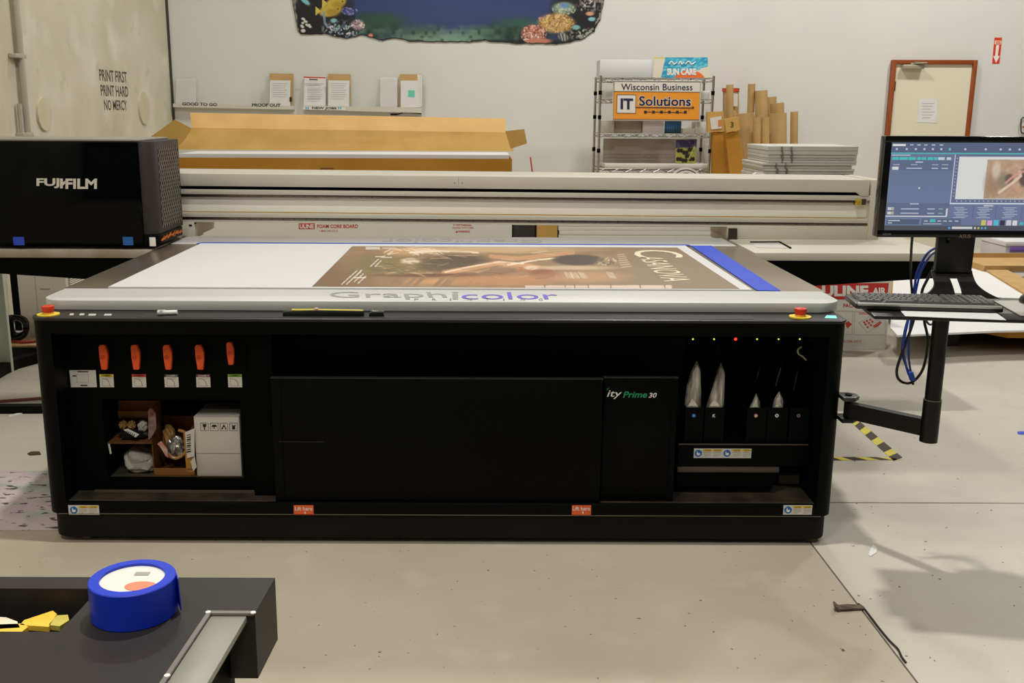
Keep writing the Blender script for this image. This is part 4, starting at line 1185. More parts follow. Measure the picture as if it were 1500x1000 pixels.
p.rect(68, 21, 77, 25, (208, 216, 226)); p.rect(80, 21, 86, 25, (208, 216, 226))
p.rect(0, 26, 90, 40, (76, 90, 126)); p.rect(36, 27.5, 47, 29, (206, 212, 226))
for xx in (5, 30, 60, 74): p.rect(xx, 31.5, xx + 9, 32.7, (184, 192, 212))
for xx in (24, 60, 74): p.rect(xx, 36.5, xx + (22 if xx == 24 else 9), 38, (192, 200, 216))
p.rect(4, 35, 13, 39.5, (226, 226, 226))
p.ell(45, 66, 1.2, 1.3, (236, 238, 244), .5)
p.rect(0, 88, 90, 110, (80, 92, 130)); p.rect(34, 88.5, 47, 90, (200, 206, 222))
for yy in (96, 102.5):
    p.rect(3, yy - 1.5, 12, yy + 2.5, (220, 222, 214)); p.rect(8, yy - 1, 12, yy + 2, (170, 168, 120))
    p.rect(22, yy, 48, yy + 1.3, (190, 198, 214)); p.rect(60, yy, 70, yy + 1.3, (190, 198, 214)); p.rect(76, yy, 82, yy + 1.3, (110, 176, 176))
p.rect(0, 107, 88, 108.6, (224, 230, 240)); p.rect(86.5, 96, 89, 108, (214, 220, 232))
# work area
p.rect(91, 16.4, 232, 90, (84, 94, 132)); p.rect(91, 17, 92.3, 89, (226, 232, 242)); p.rect(91, 87.6, 232, 89.4, (218, 226, 238))
p.rect(98, 20, 232, 82, (232, 232, 230))
for k in range(20): p.rect(100 + k * 6.4, 84.2, 101.4 + k * 6.4, 85.4, (196, 202, 220))
for k in range(12): p.rect(94.5, 22 + k * 5, 95.6, 23 + k * 5, (196, 202, 220))
p.rect(138, 24, 232, 81, (196, 152, 118))
m_in = ((U > 138) & (V > 24) & (V < 81))
p.put(m_in * .5 * vnoise(U, V, 8, 4), (232, 204, 172)); p.put(m_in * .35 * vnoise(U, V, 4, 5), (120, 84, 60))
p.ell(150, 58, 12, 20, (150, 112, 80), .8, .7); p.ell(166, 56, 9, 12, (122, 116, 84), .7, .8)
p.ell(152, 40, 6, 12, (232, 216, 192), .7, .7)
p.ell(194, 50, 8, 13, (70, 52, 46), .4, .95); p.ell(172, 52, 6, 7, (84, 62, 54), .5, .9)
p.line([(160, 72), (175, 60), (188, 48), (186, 42)], 4, (240, 206, 180), .95, 1.5)
p.line([(168, 58), (180, 46), (192, 41)], 3.5, (226, 150, 130), .9, 1.5); p.line([(180, 62), (190, 72)], 5, (208, 150, 116), .9, 2)
p.rect(91, 90, 232, 119, (92, 104, 146))
for k, xx in enumerate((98, 131, 168, 203)):
    for j in range(7):
        p.rect(xx + (j % 3) * 2, 94 + j * 2.5, xx + 14 + ((j * 5 + k * 3) % 9), 95 + j * 2.5, (196, 204, 224), .8)
    p.rect(xx + 27, 92, xx + 28, 112, (74, 84, 124))
p.rect(140, 91, 154, 92.4, (220, 226, 238))
p.rect(3, 112, 50, 120, (64, 74, 104)); p.rect(5, 113.5, 22, 114.7, (200, 206, 220)); p.rect(5, 117, 11, 118.2, (200, 206, 220))
p.rect(53, 111, 110, 121, (72, 82, 116)); p.rect(65, 112, 73, 116.5, (52, 186, 188)); p.rect(56, 118.2, 82, 119.3, (190, 198, 214))
for xx in (57, 76, 84, 92, 101): p.rect(xx, 114, xx + 5, 115.2, (200, 206, 220))
for k, col in enumerate(((206, 200, 80), (226, 160, 214), (60, 190, 216), (26, 24, 40), (210, 206, 214), (226, 226, 228))):
    p.rect(139 + k * 9, 113 + (k % 2) * .5, 146 + k * 9, 121, col)
p.rect(195, 116, 200, 120, (50, 190, 190))
for k, col in enumerate(((206, 200, 80), (60, 190, 216))): p.rect(204 + k * 9, 114, 210 + k * 9, 121, col)
p.rect(0, 121.5, 232, 128.5, (52, 56, 68)); p.rect(98, 123, 127, 126.5, (214, 216, 222)); p.ell(94, 124.8, 1.9, 1.8, (60, 160, 224), .4)
for xx, col in ((131, (220, 220, 220)), (136, (226, 190, 80)), (141, (60, 160, 220)), (146, (70, 170, 220))): p.ell(xx, 124.8, 1.6, 1.6, col, .4)
p.c = p.c * .82 + 44
grid('screen', P, p.c, attr_mat('screen_glow', .25, emission=.95), mo)
textY('lettering', 'HDMI', 1293, 341.5, 1305, 344.5, YM - .0062, mat('dim_print', (120, 118, 110)), mo, bold=.02)
textY('lettering', 'ASUS', 1404, 343.2, 1422, 348.5, YM - .0062, mat('bronze_print', (150, 130, 98)), mo, bold=.0, shear=.2)
# stand
zc_n = aY(1400, 399, YM + .05).z
nx0, nx1 = aY(1372, 370, YM + .05).x, aY(1428, 370, YM + .05).x
MB().prism([(nx0, YM + .05, mz0 + .12), (nx1, YM + .05, mz0 + .12), (nx1 - .003, YM + .05, zc_n), (nx0 + .003, YM + .05, zc_n)], (0, .022, 0), .003, 2).build('stand_neck', mat('stand_black', (13, 13, 13), rough=.35), mo)
ft = MB()
zc, zb2 = zc_n + .004, ZK + .0005
N = 14
prof = []
for k in range(N + 1):
    t = k / N
    w = (nx1 - nx0) / 2 + .004 + .065 * max(0, t - .35) ** 2 / .42
    prof.append((w, YM + .062 - .065 * math.sin(t * math.pi / 2) ** 1.5, zc + (zb2 + .006 - zc) * t))
cxn = (nx0 + nx1) / 2
ftv = []
for w, y, z in prof: ftv.append([(cxn - w, y, z), (cxn - .012, y, z), (cxn + .012, y, z), (cxn + w, y, z)])
for k in range(N):
    hole = .30 < (k + .5) / N < .84
    for j in range(3):
        if j == 1 and hole: continue
        q = [ftv[k][j], ftv[k][j + 1], ftv[k + 1][j + 1], ftv[k + 1][j]]
        q = [Vector(v) for v in q]
        ft.prism(q, (0, .008, 0))
ft.build('stand_foot', mat('stand_brown_black', (44, 39, 36), rough=.32, spec=.45), mo)
box('stand_base', (cxn - .075, YM - .03, ZK + .0002), (cxn + .075, YM + .095, ZK + .007), MATS['stand_brown_black'], mo, .003)

# cables of the monitor
blk = mat('black_cable', (14, 14, 14), rough=.4); blu = mat('blue_cable', (20, 66, 176), rough=.4)
YQ = 3.66
def cable(pts, r, m, lab):
    o = MB().tube(pts, r, 8, 8).build('cable', m, None)
    return tag(o, lab, 'cable', 'cables hanging from the workstation')
hang = 3.25
cable([aY(1337, 340, YM + .04), aY(1335, 365, YM + .10), aY(1334, 400, hang), aY(1336, 430, hang), aY(1337, 470, hang)], .0042, blk, 'straight black cable dropping from the monitor left of the blue cables')
cable([aY(1373, 362, YM + .08), aY(1358, 372, hang - .02), aY(1344, 398, hang), aY(1338, 430, hang), aY(1330, 470, hang), aY(1323, 510, hang), aY(1330, 545, hang), aY(1336, 553, hang)], .004, blu, 'bright blue cable curving from the monitor stand, left one of two')
cable([aY(1375, 366, YM + .08), aY(1362, 376, hang - .01), aY(1349, 398, hang + .01), aY(1341, 430, hang + .01), aY(1333, 480, hang + .01), aY(1331, 520, hang + .01), aY(1335, 550, hang + .01)], .0035, blu, 'bright blue cable curving from the monitor stand, right one of two')
cable([aY(1390, 350, YM + .038), aY(1376, 378, YM + .12), aY(1358, 410, hang - .02), aY(1350, 432, hang - .01), aY(1354, 470, hang), aY(1359, 500, hang), aY(1352, 540, hang), aY(1335, 560, hang), aY(1318, 557, hang), aY(1314, 540, hang), aY(1326, 505, hang), aY(1338, 470, hang), aY(1344, 440, hang)], .0046, blk, 'long looping black cable hanging below the keyboard shelf')
cable([aY(1354, 464, hang - .02), aY(1360, 474, hang - .02), aY(1366, 474, hang - .02), aY(1368, 464, hang - .02)], .0035, mat('grey_cable', (90, 84, 86), rough=.4), 'small grey cable loop just below the shelf beside the post')
cable([aY(1330, 466, hang + .03), aY(1324, 490, hang + .03), aY(1322, 520, hang + .03), aY(1333, 548, hang + .03)], .0032, mat('navy_cable', (24, 26, 80), rough=.4), 'thin dark blue cable hanging straight below the shelf')
pc = aY(1337, 552, hang)
pg = thing('cable_plug', 'blue cable connector dangling at the lowest end of the cables', 'connector', pc)
MB().prism([aY(x, y, hang - .006) for x, y in ((1331, 546), (1338, 544), (1342, 557), (1335, 559))], (0, .016, 0), .003, 2).build('plug_body', mat('plug_blue', (40, 92, 200), rough=.45), pg)
MB().cyl(aY(1337, 558, hang), aY(1337.5, 563, hang), .004).build('plug_tip', blk, pg)
# ================================================================== BACK WALL
# mural: an underwater reef panel with a torn outline
YU = WALL_Y - .012
bx = [427, 429, 431, 433, 436, 441, 455, 470, 482, 490, 508, 520, 528, 537, 545, 558, 561, 566, 585, 600, 640, 690, 700, 710, 718, 735, 748, 760, 768, 800, 815, 830, 842, 850, 858, 864, 868, 871, 873, 877, 880, 882, 884, 886]
by = [-6, 8, 14, 30, 45, 51, 50.5, 49.5, 51, 54, 56, 54, 51.5, 52, 56, 58.5, 60, 57, 56.5, 60.5, 61, 61.5, 60, 58.8, 61, 61.5, 63, 64.5, 63.5, 64.5, 64.5, 62.5, 60, 58, 55, 50, 47.5, 48, 36, 32, 29, 14, 8, -8]
nx, ny = 620, 210
xs = np.linspace(427, 886, nx)
bot = np.interp(xs, bx, by) + (vnoise(xs, xs * 0, 5, 31) - .5) * 1.6
top = -150 + (vnoise(xs, xs * 0, 24, 8) - .5) * 18
vv = np.linspace(0, 1, ny)[:, None] ** .8
GX = np.repeat(xs[None, :], ny, 0); GY = top[None, :] + (bot - top)[None, :] * vv
base = [aY(0, 0, YU), aY(1000, 0, YU), aY(0, 60, YU)]
# places from pixels, vectorised
Rm = np.array(CAMROT)
D = np.stack([(GX - CX) / F, -(GY - CY) / F, -np.ones_like(GX)], -1) @ Rm.T
T = YU / D[..., 1]
P = np.stack([D[..., 0] * T, np.full_like(T, YU), H + D[..., 2] * T], -1)
p = Paint(GX, GY, (44, 62, 112))
p.put(np.clip((20 - GY) / 90, 0, 1), (30, 56, 120)); p.put(np.clip(1 - np.abs(GX - 640) / 150, 0, 1) * .25, (58, 84, 140))
for (cx, cy, rx, ry, col, al) in ((545, 40, 40, 18, (34, 62, 44), .9), (560, 30, 30, 10, (44, 86, 60), .8), (615, 52, 36, 14, (70, 104, 84), .9), (665, 57, 50, 10, (110, 144, 120), .9),
                                  (700, 50, 30, 11, (84, 124, 104), .9), (740, 48, 34, 14, (40, 74, 58), .9), (760, 36, 26, 10, (46, 96, 72), .8), (775, 52, 30, 12, (26, 44, 34), .9), (640, 58, 60, 7, (126, 158, 132), .7)):
    p.ell(cx, cy, rx, ry, col, 1.0, al)
lowmask = np.clip((GY - 34) / 10, 0, 1)
p.put(lowmask * np.clip(vnoise(GX, GY, 9, 12) * 2 - .8, 0, 1) * .45 * ((GX > 530) & (GX < 800)), (120, 160, 130))
p.put(lowmask * np.clip(vnoise(GX, GY, 6, 14) * 3 - 1.7, 0, 1) * .5 * ((GX > 530) & (GX < 800)), (20, 34, 24))
p.put(np.clip((GY - 57) / 3, 0, 1) * .8 * ((GX < 620) | (GX > 690)), (22, 26, 20))
# left reef
rk = np.clip(1.2 - np.hypot((GX - 455) / 62, (GY - 28) / 60), 0, 1) * 3
p.put(np.clip(rk, 0, 1) * (GX < 520), (22, 22, 26))
p.speckle(np.clip(1 - np.hypot((GX - 500) / 36, (GY - 44) / 17), 0, 1) * 2, 40, [(96, 118, 122), (150, 176, 170), (70, 80, 110), (200, 190, 200)], 2.6, .48)
p.speckle(np.clip(1 - np.hypot((GX - 450) / 30, (GY + 60) / 80), 0, 1) * 2, 60, [(60, 70, 90), (120, 100, 140), (200, 160, 80)], 6, .5)
for k in range(11):
    g = random.Random(k); p.ell(446 + g.uniform(-6, 9), 32 + g.uniform(-6, 8), 2.2, 1.8, (206, 202, 190), .4)
p.ell(444, 45, 3.5, 2.6, (206, 202, 190), .4)
p.ell(447, 2, 8, 3, (110, 190, 206), .4, 1, .6)
for (cx, cy, r) in ((484, 15, 1.0), (492, 4, .9)):
    p.ell(cx, cy, 17 * r, 9 * r, (206, 172, 44), .3, 1, -.25); p.ell(cx + 4, cy + 3, 10 * r, 6 * r, (168, 128, 30), .7, .7)
    p.poly([(cx - 14 * r, cy + 1), (cx - 22 * r, cy - 6), (cx - 22 * r, cy + 8)], (216, 190, 70)); p.ell(cx + 11 * r, cy - 2, 1.2, 1.2, (30, 26, 16), .4)
p.line([(474, 18), (476, 34), (480, 40)], 3.4, (120, 150, 170), .9); p.ell(489, 30, 5, 3, (130, 180, 190), .5)
p.ell(510, 17, 9, 5, (70, 74, 140), .5, .9); p.speckle((np.hypot((GX - 512) / 12, (GY - 16) / 6) < 1) * 1., 44, [(120, 116, 190)], 2.5, .55)
p.ell(524, 36, 9, 7, (196, 156, 160), .6, .9); p.speckle((np.hypot((GX - 524) / 10, (GY - 37) / 8) < 1) * 1., 46, [(230, 196, 196), (120, 96, 110)], 2, .5)
p.ell(543, 52, 3.4, 3, (222, 120, 100), .4)
# right reef
p.put(np.clip(1.25 - np.hypot((GX - 858) / 46, (GY - 22) / 46), 0, 1) * 3 * (GX > 790), (24, 24, 26))
p.ell(826, 12, 16, 9, (140, 158, 130), .5); p.speckle((np.hypot((GX - 826) / 17, (GY - 14) / 9) < 1) * 1., 50, [(176, 190, 160), (104, 124, 100)], 2, .5)
p.ell(815, 34, 26, 14, (196, 150, 74), .4); p.speckle((np.hypot((GX - 815) / 26, (GY - 34) / 14) < 1) * 1., 52, [(226, 184, 110), (150, 104, 44), (210, 170, 120)], 1.9, .45)
p.ell(780, 50, 15, 13, (196, 120, 92), .5); p.speckle((np.hypot((GX - 782) / 19, (GY - 50) / 14) < 1) * 1., 54, [(232, 160, 132), (150, 76, 58), (226, 190, 180)], 2, .45)
p.ell(790, 60, 18, 4, (206, 116, 88), .5)
p.ell(825, 54, 8, 6, (150, 148, 140), .4, 1, .5)
for k in range(3): p.line([(819 + k * 5, 49 + k * .5), (822 + k * 4, 60)], 1.4, (40, 38, 36))
p.ell(864, 20, 6, 3, (222, 150, 110), .5); p.ell(867, 28, 5.5, 3, (120, 190, 196), .4); p.ell(844, 40, 6, 3.4, (110, 176, 170), .5); p.ell(827, 8, 7, 4, (96, 140, 180), .5)
p.speckle(np.clip(1 - np.hypot((GX - 862) / 22, (GY - 8) / 16), 0, 1) * 2, 56, [(190, 186, 176), (150, 130, 120), (90, 92, 90)], 2.4, .5)
p.speckle(np.clip(1 - np.hypot((GX - 852) / 24, (GY - 50) / 12), 0, 1) * 2, 58, [(170, 172, 150), (110, 112, 96)], 2.4, .5)
p.ell(791, 27, 2.2, 2.2, (214, 130, 100), .4)
# torn paper border
edge = np.minimum(np.minimum(GX - 427, 886 - GX) * .8, bot[None, :] - GY)
p.put((edge < 7) * ((GX < 438) | (GX > 845)) * (vnoise(GX, GY, 3, 70) > .45) * .8, (166, 160, 142))
p.put((edge < 1.1) * 1.0, (20, 18, 16))
gray_ = p.c.mean(-1, keepdims=True)
p.c = p.c * .82 + gray_ * .18
mu = thing('reef_mural', 'wide underwater reef mural with ragged edges and bright corals high on the back wall', 'mural', (-.3, WALL_Y, 2.2))
grid('mural_print', P, p.c, attr_mat('mural_ink', .5), mu)
P2 = P[::6, ::6].copy()
pts2 = [Vector(v) for v in P[-1, ::8]] + [Vector(v) for v in P[0, ::-8]]
MB().prism([Vector((v.x, YU + .001, v.z)) for v in pts2], (0, .010, 0)).build('mural_panel', mat('panel_edge', (40, 38, 34), rough=.7), mu)

# picture ledges with job sheets
LED = mat('ledge_white', (206, 202, 186), rough=.5)
def ledge(x0, x1, yf0, yf1, yt0, yt1, lab):
    Yf = WALL_Y - .085
    a, b = aY(x0, yf0, Yf), aY(x1, yf1, Yf); c, d = aY(x0, yt0, Yf), aY(x1, yt1, Yf)
    r = thing('wall_ledge', lab, 'shelf', ((a.x + b.x) / 2, WALL_Y, a.z))
    MB().prism([a, b, d, c], (0, .008, 0)).build('front_lip', LED, r)
    lo = [a, b, Vector((b.x, WALL_Y, b.z)), Vector((a.x, WALL_Y, a.z))]
    MB().prism([v + Vector((0, .008 if i < 2 else 0, 0)) for i, v in enumerate(lo)], (0, 0, .008)).build('ledge_board', LED, r)
    return r, Yf
L1, YfL = ledge(253.5, 430, 156.8, 160.5, 151.5, 155.0, 'white picture ledge lettered GOOD TO GO and PROOF OUT on the back wall')
L2, _ = ledge(444, 618, 160.5, 165.5, 154.5, 157.5, 'white picture ledge with NEW JOBS strip on the back wall')
yl = YfL - .001
textY('lettering', 'GOOD TO GO', 267, 149.8, 318, 154.3, yl, TEXTK, L1, tilt=1.0, bold=.03)
textY('lettering', 'PROOF OUT', 369, 151.3, 411, 156.0, yl, TEXTK, L1, tilt=.5, bold=.03)
sp_ = pxpoly('name_strip', [(444, 155.8), (506, 157.2), (506, 161.5), (444, 160.3)], yl - .002, .002, mat('strip_white', (226, 224, 216)), L2)
textY('lettering', 'NEW JOBS', 457, 156.3, 493, 160.4, yl - .003, TEXTK, L2, tilt=.7, bold=.03)
for x in (448.5, 451.5, 496, 499):
    pxpoly('blue_mark', [(x - 1, 156.6), (x + 1, 156.6), (x + .6, 160), (x - .6, 160)], yl - .003, .001, mat('cyan_mark', (40, 160, 206)), L2)
pxpoly('ledge_clip', [(572, 166.2), (583, 166.4), (583, 168.6), (572, 168.6)], YfL + .02, .03, BLACK2, L2)
MB().tube([aY(583, 167, YfL + .03), aY(594, 164.8, YfL + .03), aY(617, 166.5, YfL + .03)], .006, 6).build('ledge_bar', BLACK2, L2)
# leaning sheets: (outline, material, label)
YSH = WALL_Y - .05
def sheet(x0, y0, x1, y1, m, name, lab, cat, th=.004, sk=0.0, Y=YSH):
    a, b, c, d = aY(x0, y1, Y - .02), aY(x1, y1 + sk, Y - .02), aY(x1, y0 + sk, Y), aY(x0, y0, Y)
    c.y = d.y = Y + .03
    o = MB().prism([a, b, c, d], (0, th, 0)).build(name, m, None)
    return tag(o, lab, cat)
clr = mat('clear_sleeve', (206, 206, 198), rough=.25, alpha=.55, noise=.15)
def lines(o, x0, y0, x1, n, Y, step=3.2):
    for k in range(n):
        yy = y0 + k * step
        pxpoly('print_line', [(x0, yy), (x1 - (k * 7 % 5), yy), (x1 - (k * 7 % 5), yy + .8), (x0, yy + .8)], Y, .0008, mat('pale_ink', (186, 186, 184)), o)
s1 = sheet(257, 114.5, 286.5, 152.5, mat('sleeve_sheet', (228, 227, 220), rough=.4, alpha=.6), 'sleeve', 'pale clear sleeve leaning at the left end of the GOOD TO GO ledge', 'sleeve', sk=.5)
s2 = sheet(394, 107.5, 429, 156, CARDPALE, 'clipboard', 'brown backing board with white sheet at the right end of the PROOF OUT ledge', 'board', sk=.3)
pxpoly('white_sheet', [(395.5, 117.5), (425.5, 117.8), (425, 155), (394.5, 154.6)], YSH - .026, .003, PAPER, s2); lines(s2, 399, 122, 421, 7, YSH - .0272)
pxpoly('black_clip', [(424, 142), (427.5, 142), (427.5, 149), (424, 149)], YSH - .0272, .001, TEXTK, s2)
s3 = sheet(445, 111.5, 477, 158, PAPER, 'job_envelope', 'white job envelope with red top stripe on the NEW JOBS ledge', 'envelope', sk=.5)
pxpoly('red_stripe', [(444.7, 112), (477, 113), (477, 114.8), (444.7, 114)], YSH - .0262, .001, TEXTRED, s3); pxpoly('dark_tab', [(453, 115.2), (465, 115.5), (465, 117.6), (453, 117.4)], YSH - .0262, .001, mat('tab_grey', (96, 94, 90)), s3); lines(s3, 450, 122, 473, 8, YSH - .0262)
s4 = sheet(480, 108, 513, 158, CARDPALE, 'clipboard', 'brown backing board with white sheet in the middle of the NEW JOBS ledge', 'board', sk=.5)
pxpoly('white_sheet', [(481, 117.5), (512, 118), (511.5, 156), (480.5, 155.6)], YSH - .026, .003, PAPER, s4); lines(s4, 485, 122, 508, 8, YSH - .0272)
s5 = sheet(557, 113, 582, 157.5, mat('shiny_sleeve', (226, 224, 217), rough=.25, alpha=.6), 'sleeve', 'shiny clear sleeve beside the sheet with teal note on the NEW JOBS ledge', 'sleeve')
s6 = sheet(585, 108.5, 618, 159, CARDPALE, 'clipboard', 'brown board with white sheet and teal sticky note on the NEW JOBS ledge', 'board')
pxpoly('white_sheet', [(587, 118), (616, 118), (616, 157), (587, 157)], YSH - .026, .003, PAPER, s6)
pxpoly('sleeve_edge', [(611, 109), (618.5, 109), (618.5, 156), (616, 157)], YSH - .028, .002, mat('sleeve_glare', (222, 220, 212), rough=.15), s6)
pxpoly('sticky_note', [(598, 132), (607.5, 132.5), (607.5, 142.5), (597.5, 142)], YSH - .0275, .0012, mat('teal_note', (110, 200, 176), rough=.7), s6)

ORD = ['topmost', 'second from top', 'third from top', 'fourth from top', 'fifth from top', 'sixth from top', 'seventh from top', 'eighth from top', 'ninth from top', 'tenth from top', 'lowest']
# ================================================================== LONG BOX STACK BEHIND THE GANTRY
YK = 7.3
def xat(px, Y, py=240): return aY(px, py, Y).x
lx0, lx1 = xat(257, YK), xat(750, YK)
zt_ = aY(600, 232, YK).z
zm_ = .86; zl_ = .48
o = MB().box((lx0, YK + .02, 0), (lx1, YK + 1.2, .14)).build('pallet', mat('pallet_wood', (170, 136, 92), rough=.9, noise=.2), None)
tag(o, 'wooden pallet under the long boxes behind the printer', 'pallet')
o = MB().box((lx0 - .02, YK + .01, .14), (lx1, YK + 1.22, zl_), .004).build('long_carton', CARD2, None)
tag(o, 'closed long brown carton lowest in the stack behind the gantry', 'carton')
xw0 = aY(262, 335, YK).x; xw1 = aY(750, 335, YK).x
fc = thing('foam_board_carton', 'long white carton printed FOAM CORE BOARD in red, seen under the gantry', 'carton', ((xw0 + xw1) / 2, YK, zl_))
MB().box((xw0, YK, zl_), (xw1, YK + 1.22, zm_), .004).build('carton_body', mat('white_carton_print', (222, 218, 206), rough=.6), fc)
lg = pxpoly('logo_block', [(437.5, 327), (461, 327), (461, 335.5), (437.5, 335.5)], YK - .002, .002, mat('carton_red', (196, 58, 40), rough=.6), fc)
textY('lettering', 'ULINE', 439, 328.3, 459.5, 334.4, YK - .003, TEXTW, fc, bold=.03)
textY('lettering', 'FOAM CORE BOARD', 464.5, 328.5, 524.5, 334, YK - .001, TEXTRED, fc, bold=.02)
textY('lettering', '1-800-295-5510', 468, 336.8, 495, 339.5, YK - .001, TEXTRED, fc)
textY('lettering', 'FRAGILE', 664.5, 325, 691, 330.5, YK - .001, TEXTRED, fc, bold=.03)
textY('lettering', 'HANDLE WITH CARE', 663, 332, 693.5, 335, YK - .001, TEXTRED, fc)
textY('lettering', 'WARNING', 671, 337.4, 688, 340.6, YK - .001, TEXTRED, fc, bold=.02)
pxpoly('warning_triangle', [(667, 340.6), (669, 337.2), (671, 340.6)], YK - .002, .001, TEXTRED, fc)
# open carton on top
oc = thing('open_long_carton', 'long open brown carton with raised flaps on top of the stack behind the gantry', 'carton', ((lx0 + lx1) / 2, YK, zm_))
dk = .62
box('front_wall', (lx0, YK, zm_), (lx1, YK + .006, zt_), CARD2, oc)
box('back_wall', (lx0, YK + dk, zm_), (lx1, YK + dk + .006, zt_), CARD2, oc)
box('side_wall', (lx0, YK + .006, zm_), (lx0 + .006, YK + dk, zt_), CARD2, oc)
box('side_wall', (lx1 - .006, YK + .006, zm_), (lx1, YK + dk, zt_), CARD2, oc)
box('bottom', (lx0 + .006, YK + .006, zm_), (lx1 - .006, YK + dk, zm_ + .006), CARD2, oc)
# hand hole cut lines on the front
MB().tube([aY(x, y, YK - .001) for x, y in ((469, 254), (470, 246.5), (488, 246.5), (489, 254))], .004, 5, 0).build('hand_hole', mat('card_cut', (110, 76, 36), rough=.9), oc)
# rear flap: lower band leaning, upper band upright
YKb = YK + dk
f0, f1 = aY(257, 214, YKb + .0), aY(752, 220, YKb + .0)
g0, g1 = aY(281, 187, YKb + .01), aY(741, 194, YKb + .01)
h0, h1 = aY(278.5, 165, YKb + .13), aY(740, 173.5, YKb + .13)
zf = zt_
def panel(name, q, th=.006, m=CARD):
    return MB().prism(q, (0, th, 0)).build(name, m, oc)
panel('rear_flap', [aY(255, 219, YKb - .10), aY(753, 221.5, YKb - .10), g1, g0])
panel('rear_flap_top', [g0, g1, h1, h0], .006, mat('cardboard_lit', (214, 170, 104), rough=.8, rgb2=(202, 158, 92), nscale=5))  # lighter copy of the cardboard, light on the upper band put into colour
# end flaps folded outwards
panel('end_flap', [aY(258, 216, YK + .3), aY(221, 200, YK + .3), aY(256, 175, YK + .3), aY(281, 188, YK + .3), aY(270, 205, YK + .3)])
panel('end_flap', [aY(748, 218, YK + .3), aY(772, 210, YK + .3), aY(768, 189, YK + .3), aY(740, 192, YK + .3)])
# white foam boards lying in the carton
zb_top = aY(600, 226, YK + .03).z
for k in range(2):
    o = box('foam_board', (lx0 + .02, YK + .012, zm_ + .007 + k * (zb_top - zm_ - .007) / 2), (lx1 - .02, YK + dk - .14, zm_ + .007 + (k + 1) * (zb_top - zm_ - .007) / 2 - .001), WHITE)
    tag(o, 'white foam board block in the open long carton, ' + ('lower' if k == 0 else 'upper') + ' one', 'foam board', 'foam boards in the long carton')
o = MB().tube([aY(777, 230, YK + 1.32), aY(781, 262, YK + 1.30), Vector((aY(782, 300, YK + 1.25).x, YK + 1.26, .006))], .006, 8, 0).build('red_stick', mat('red_stick', (196, 50, 40), rough=.5), None)
tag(o, 'thin red stick leaning right of the long open carton', 'stick')

# material stack seen under the gantry to the right of the foam carton
mx_ = [aY(x, 335, YK).x for x in (752, 785, 787, 817, 818, 1070)]
o = box('dark_crate', (mx_[0], YK + .1, 0), (mx_[1], YK + .9, .80), mat('dark_crate', (44, 38, 32), rough=.7), None, .005); tag(o, 'dark upright crate beside the white foam carton under the gantry', 'crate')
o = box('brown_carton', (mx_[2], YK + .02, 0), (mx_[3], YK + .9, .80), CARD, None, .005); tag(o, 'narrow brown carton between dark crate and white sheet stack under the gantry', 'carton')
o = box('support_block', (mx_[4], YK, 0), (mx_[5] + .1, YK + 1.1, .57), CARD2, None, .005); tag(o, 'brown block carrying the stack of white sheets behind the printer', 'block')
zz = .571
for k in range(7):
    g = random.Random(k + 40)
    h_ = .030
    o = box('white_sheet_bundle', (mx_[4] + g.uniform(0, .012), YK + g.uniform(0, .02), zz), (mx_[5] + g.uniform(-.02, .02), YK + 1.0, zz + h_), mat('sheet_white', (216, 212, 200), rough=.6), None, .003)
    tag(o, 'flat white sheet bundle under the gantry, ' + ORD[6 - k] + ' of its low stack', 'sheet', 'white sheets under the gantry'); zz += h_ + .0005

# stack of grey sheets right of the tubes
YG2 = 7.6
gx_0, gx_1 = aY(1124, 240, YG2).x, aY(1256, 240, YG2).x
ztop, zbot = aY(1190, 214, YG2).z, aY(1190, 262, YG2).z - .04
o = box('plinth_carton', (gx_0 - .05, YG2 - .02, 0), (gx_1 + .05, YG2 + .75, zbot), CARD2, None, .005); tag(o, 'brown carton carrying the grey sheet stack', 'carton')
hs = [0.09, .06, .045, .04, .05, .035, .04, .03, .05, .06, .07]
tot = sum(hs); z = zbot
gm = mat('grey_sheet', (190, 186, 174), rough=.55, noise=.08, nscale=10)
for k, h_ in enumerate(hs):
    hh = h_ / tot * (ztop - zbot)
    g = random.Random(k + 3)
    sl_ = -.035 if k < 6 else 0.0
    xa = gx_0 + g.uniform(-.01, .02) + sl_; xb = gx_1 + g.uniform(-.02, .01) + sl_ * .6
    o = MB().box((xa, YG2 + g.uniform(-.015, .015), z), (xb, YG2 + .6, z + hh - .0015), .003).build('sheet_bundle', gm, None)
    tag(o, 'flat grey sheet bundle, ' + ORD[len(hs) - 1 - k] + ' of the tall stack behind the right gantry end', 'sheet', 'grey sheets behind the gantry')
    for q in (.10, .17):   # strapping dents near the left end
        MB().box((xa + q - .004, YG2 - .019, z + .001), (xa + q + .004, YG2 + .02, z + hh - .003)).build('strap', mat('strap_grey', (120, 116, 106), rough=.4), o)
    z += hh
o = pxpoly('crumpled_wrap', [(1103, 256), (1108, 252.5), (1120, 254), (1126, 258), (1126, 266), (1103, 266)], YG2 - .06, .05, mat('wrap_white', (222, 220, 214), rough=.4, noise=.1), None, .004)
o2 = box('wrap_carton', (aY(1100, 262, YG2).x, YG2 - .08, 0), (gx_0 - .06, YG2 + .5, aY(1110, 266, YG2 - .06).z), CARD2); tag(o2, 'brown carton under the crumpled white wrap behind the gantry', 'carton')
tag(o, 'crumpled white wrap beside the grey sheet stack', 'wrap')

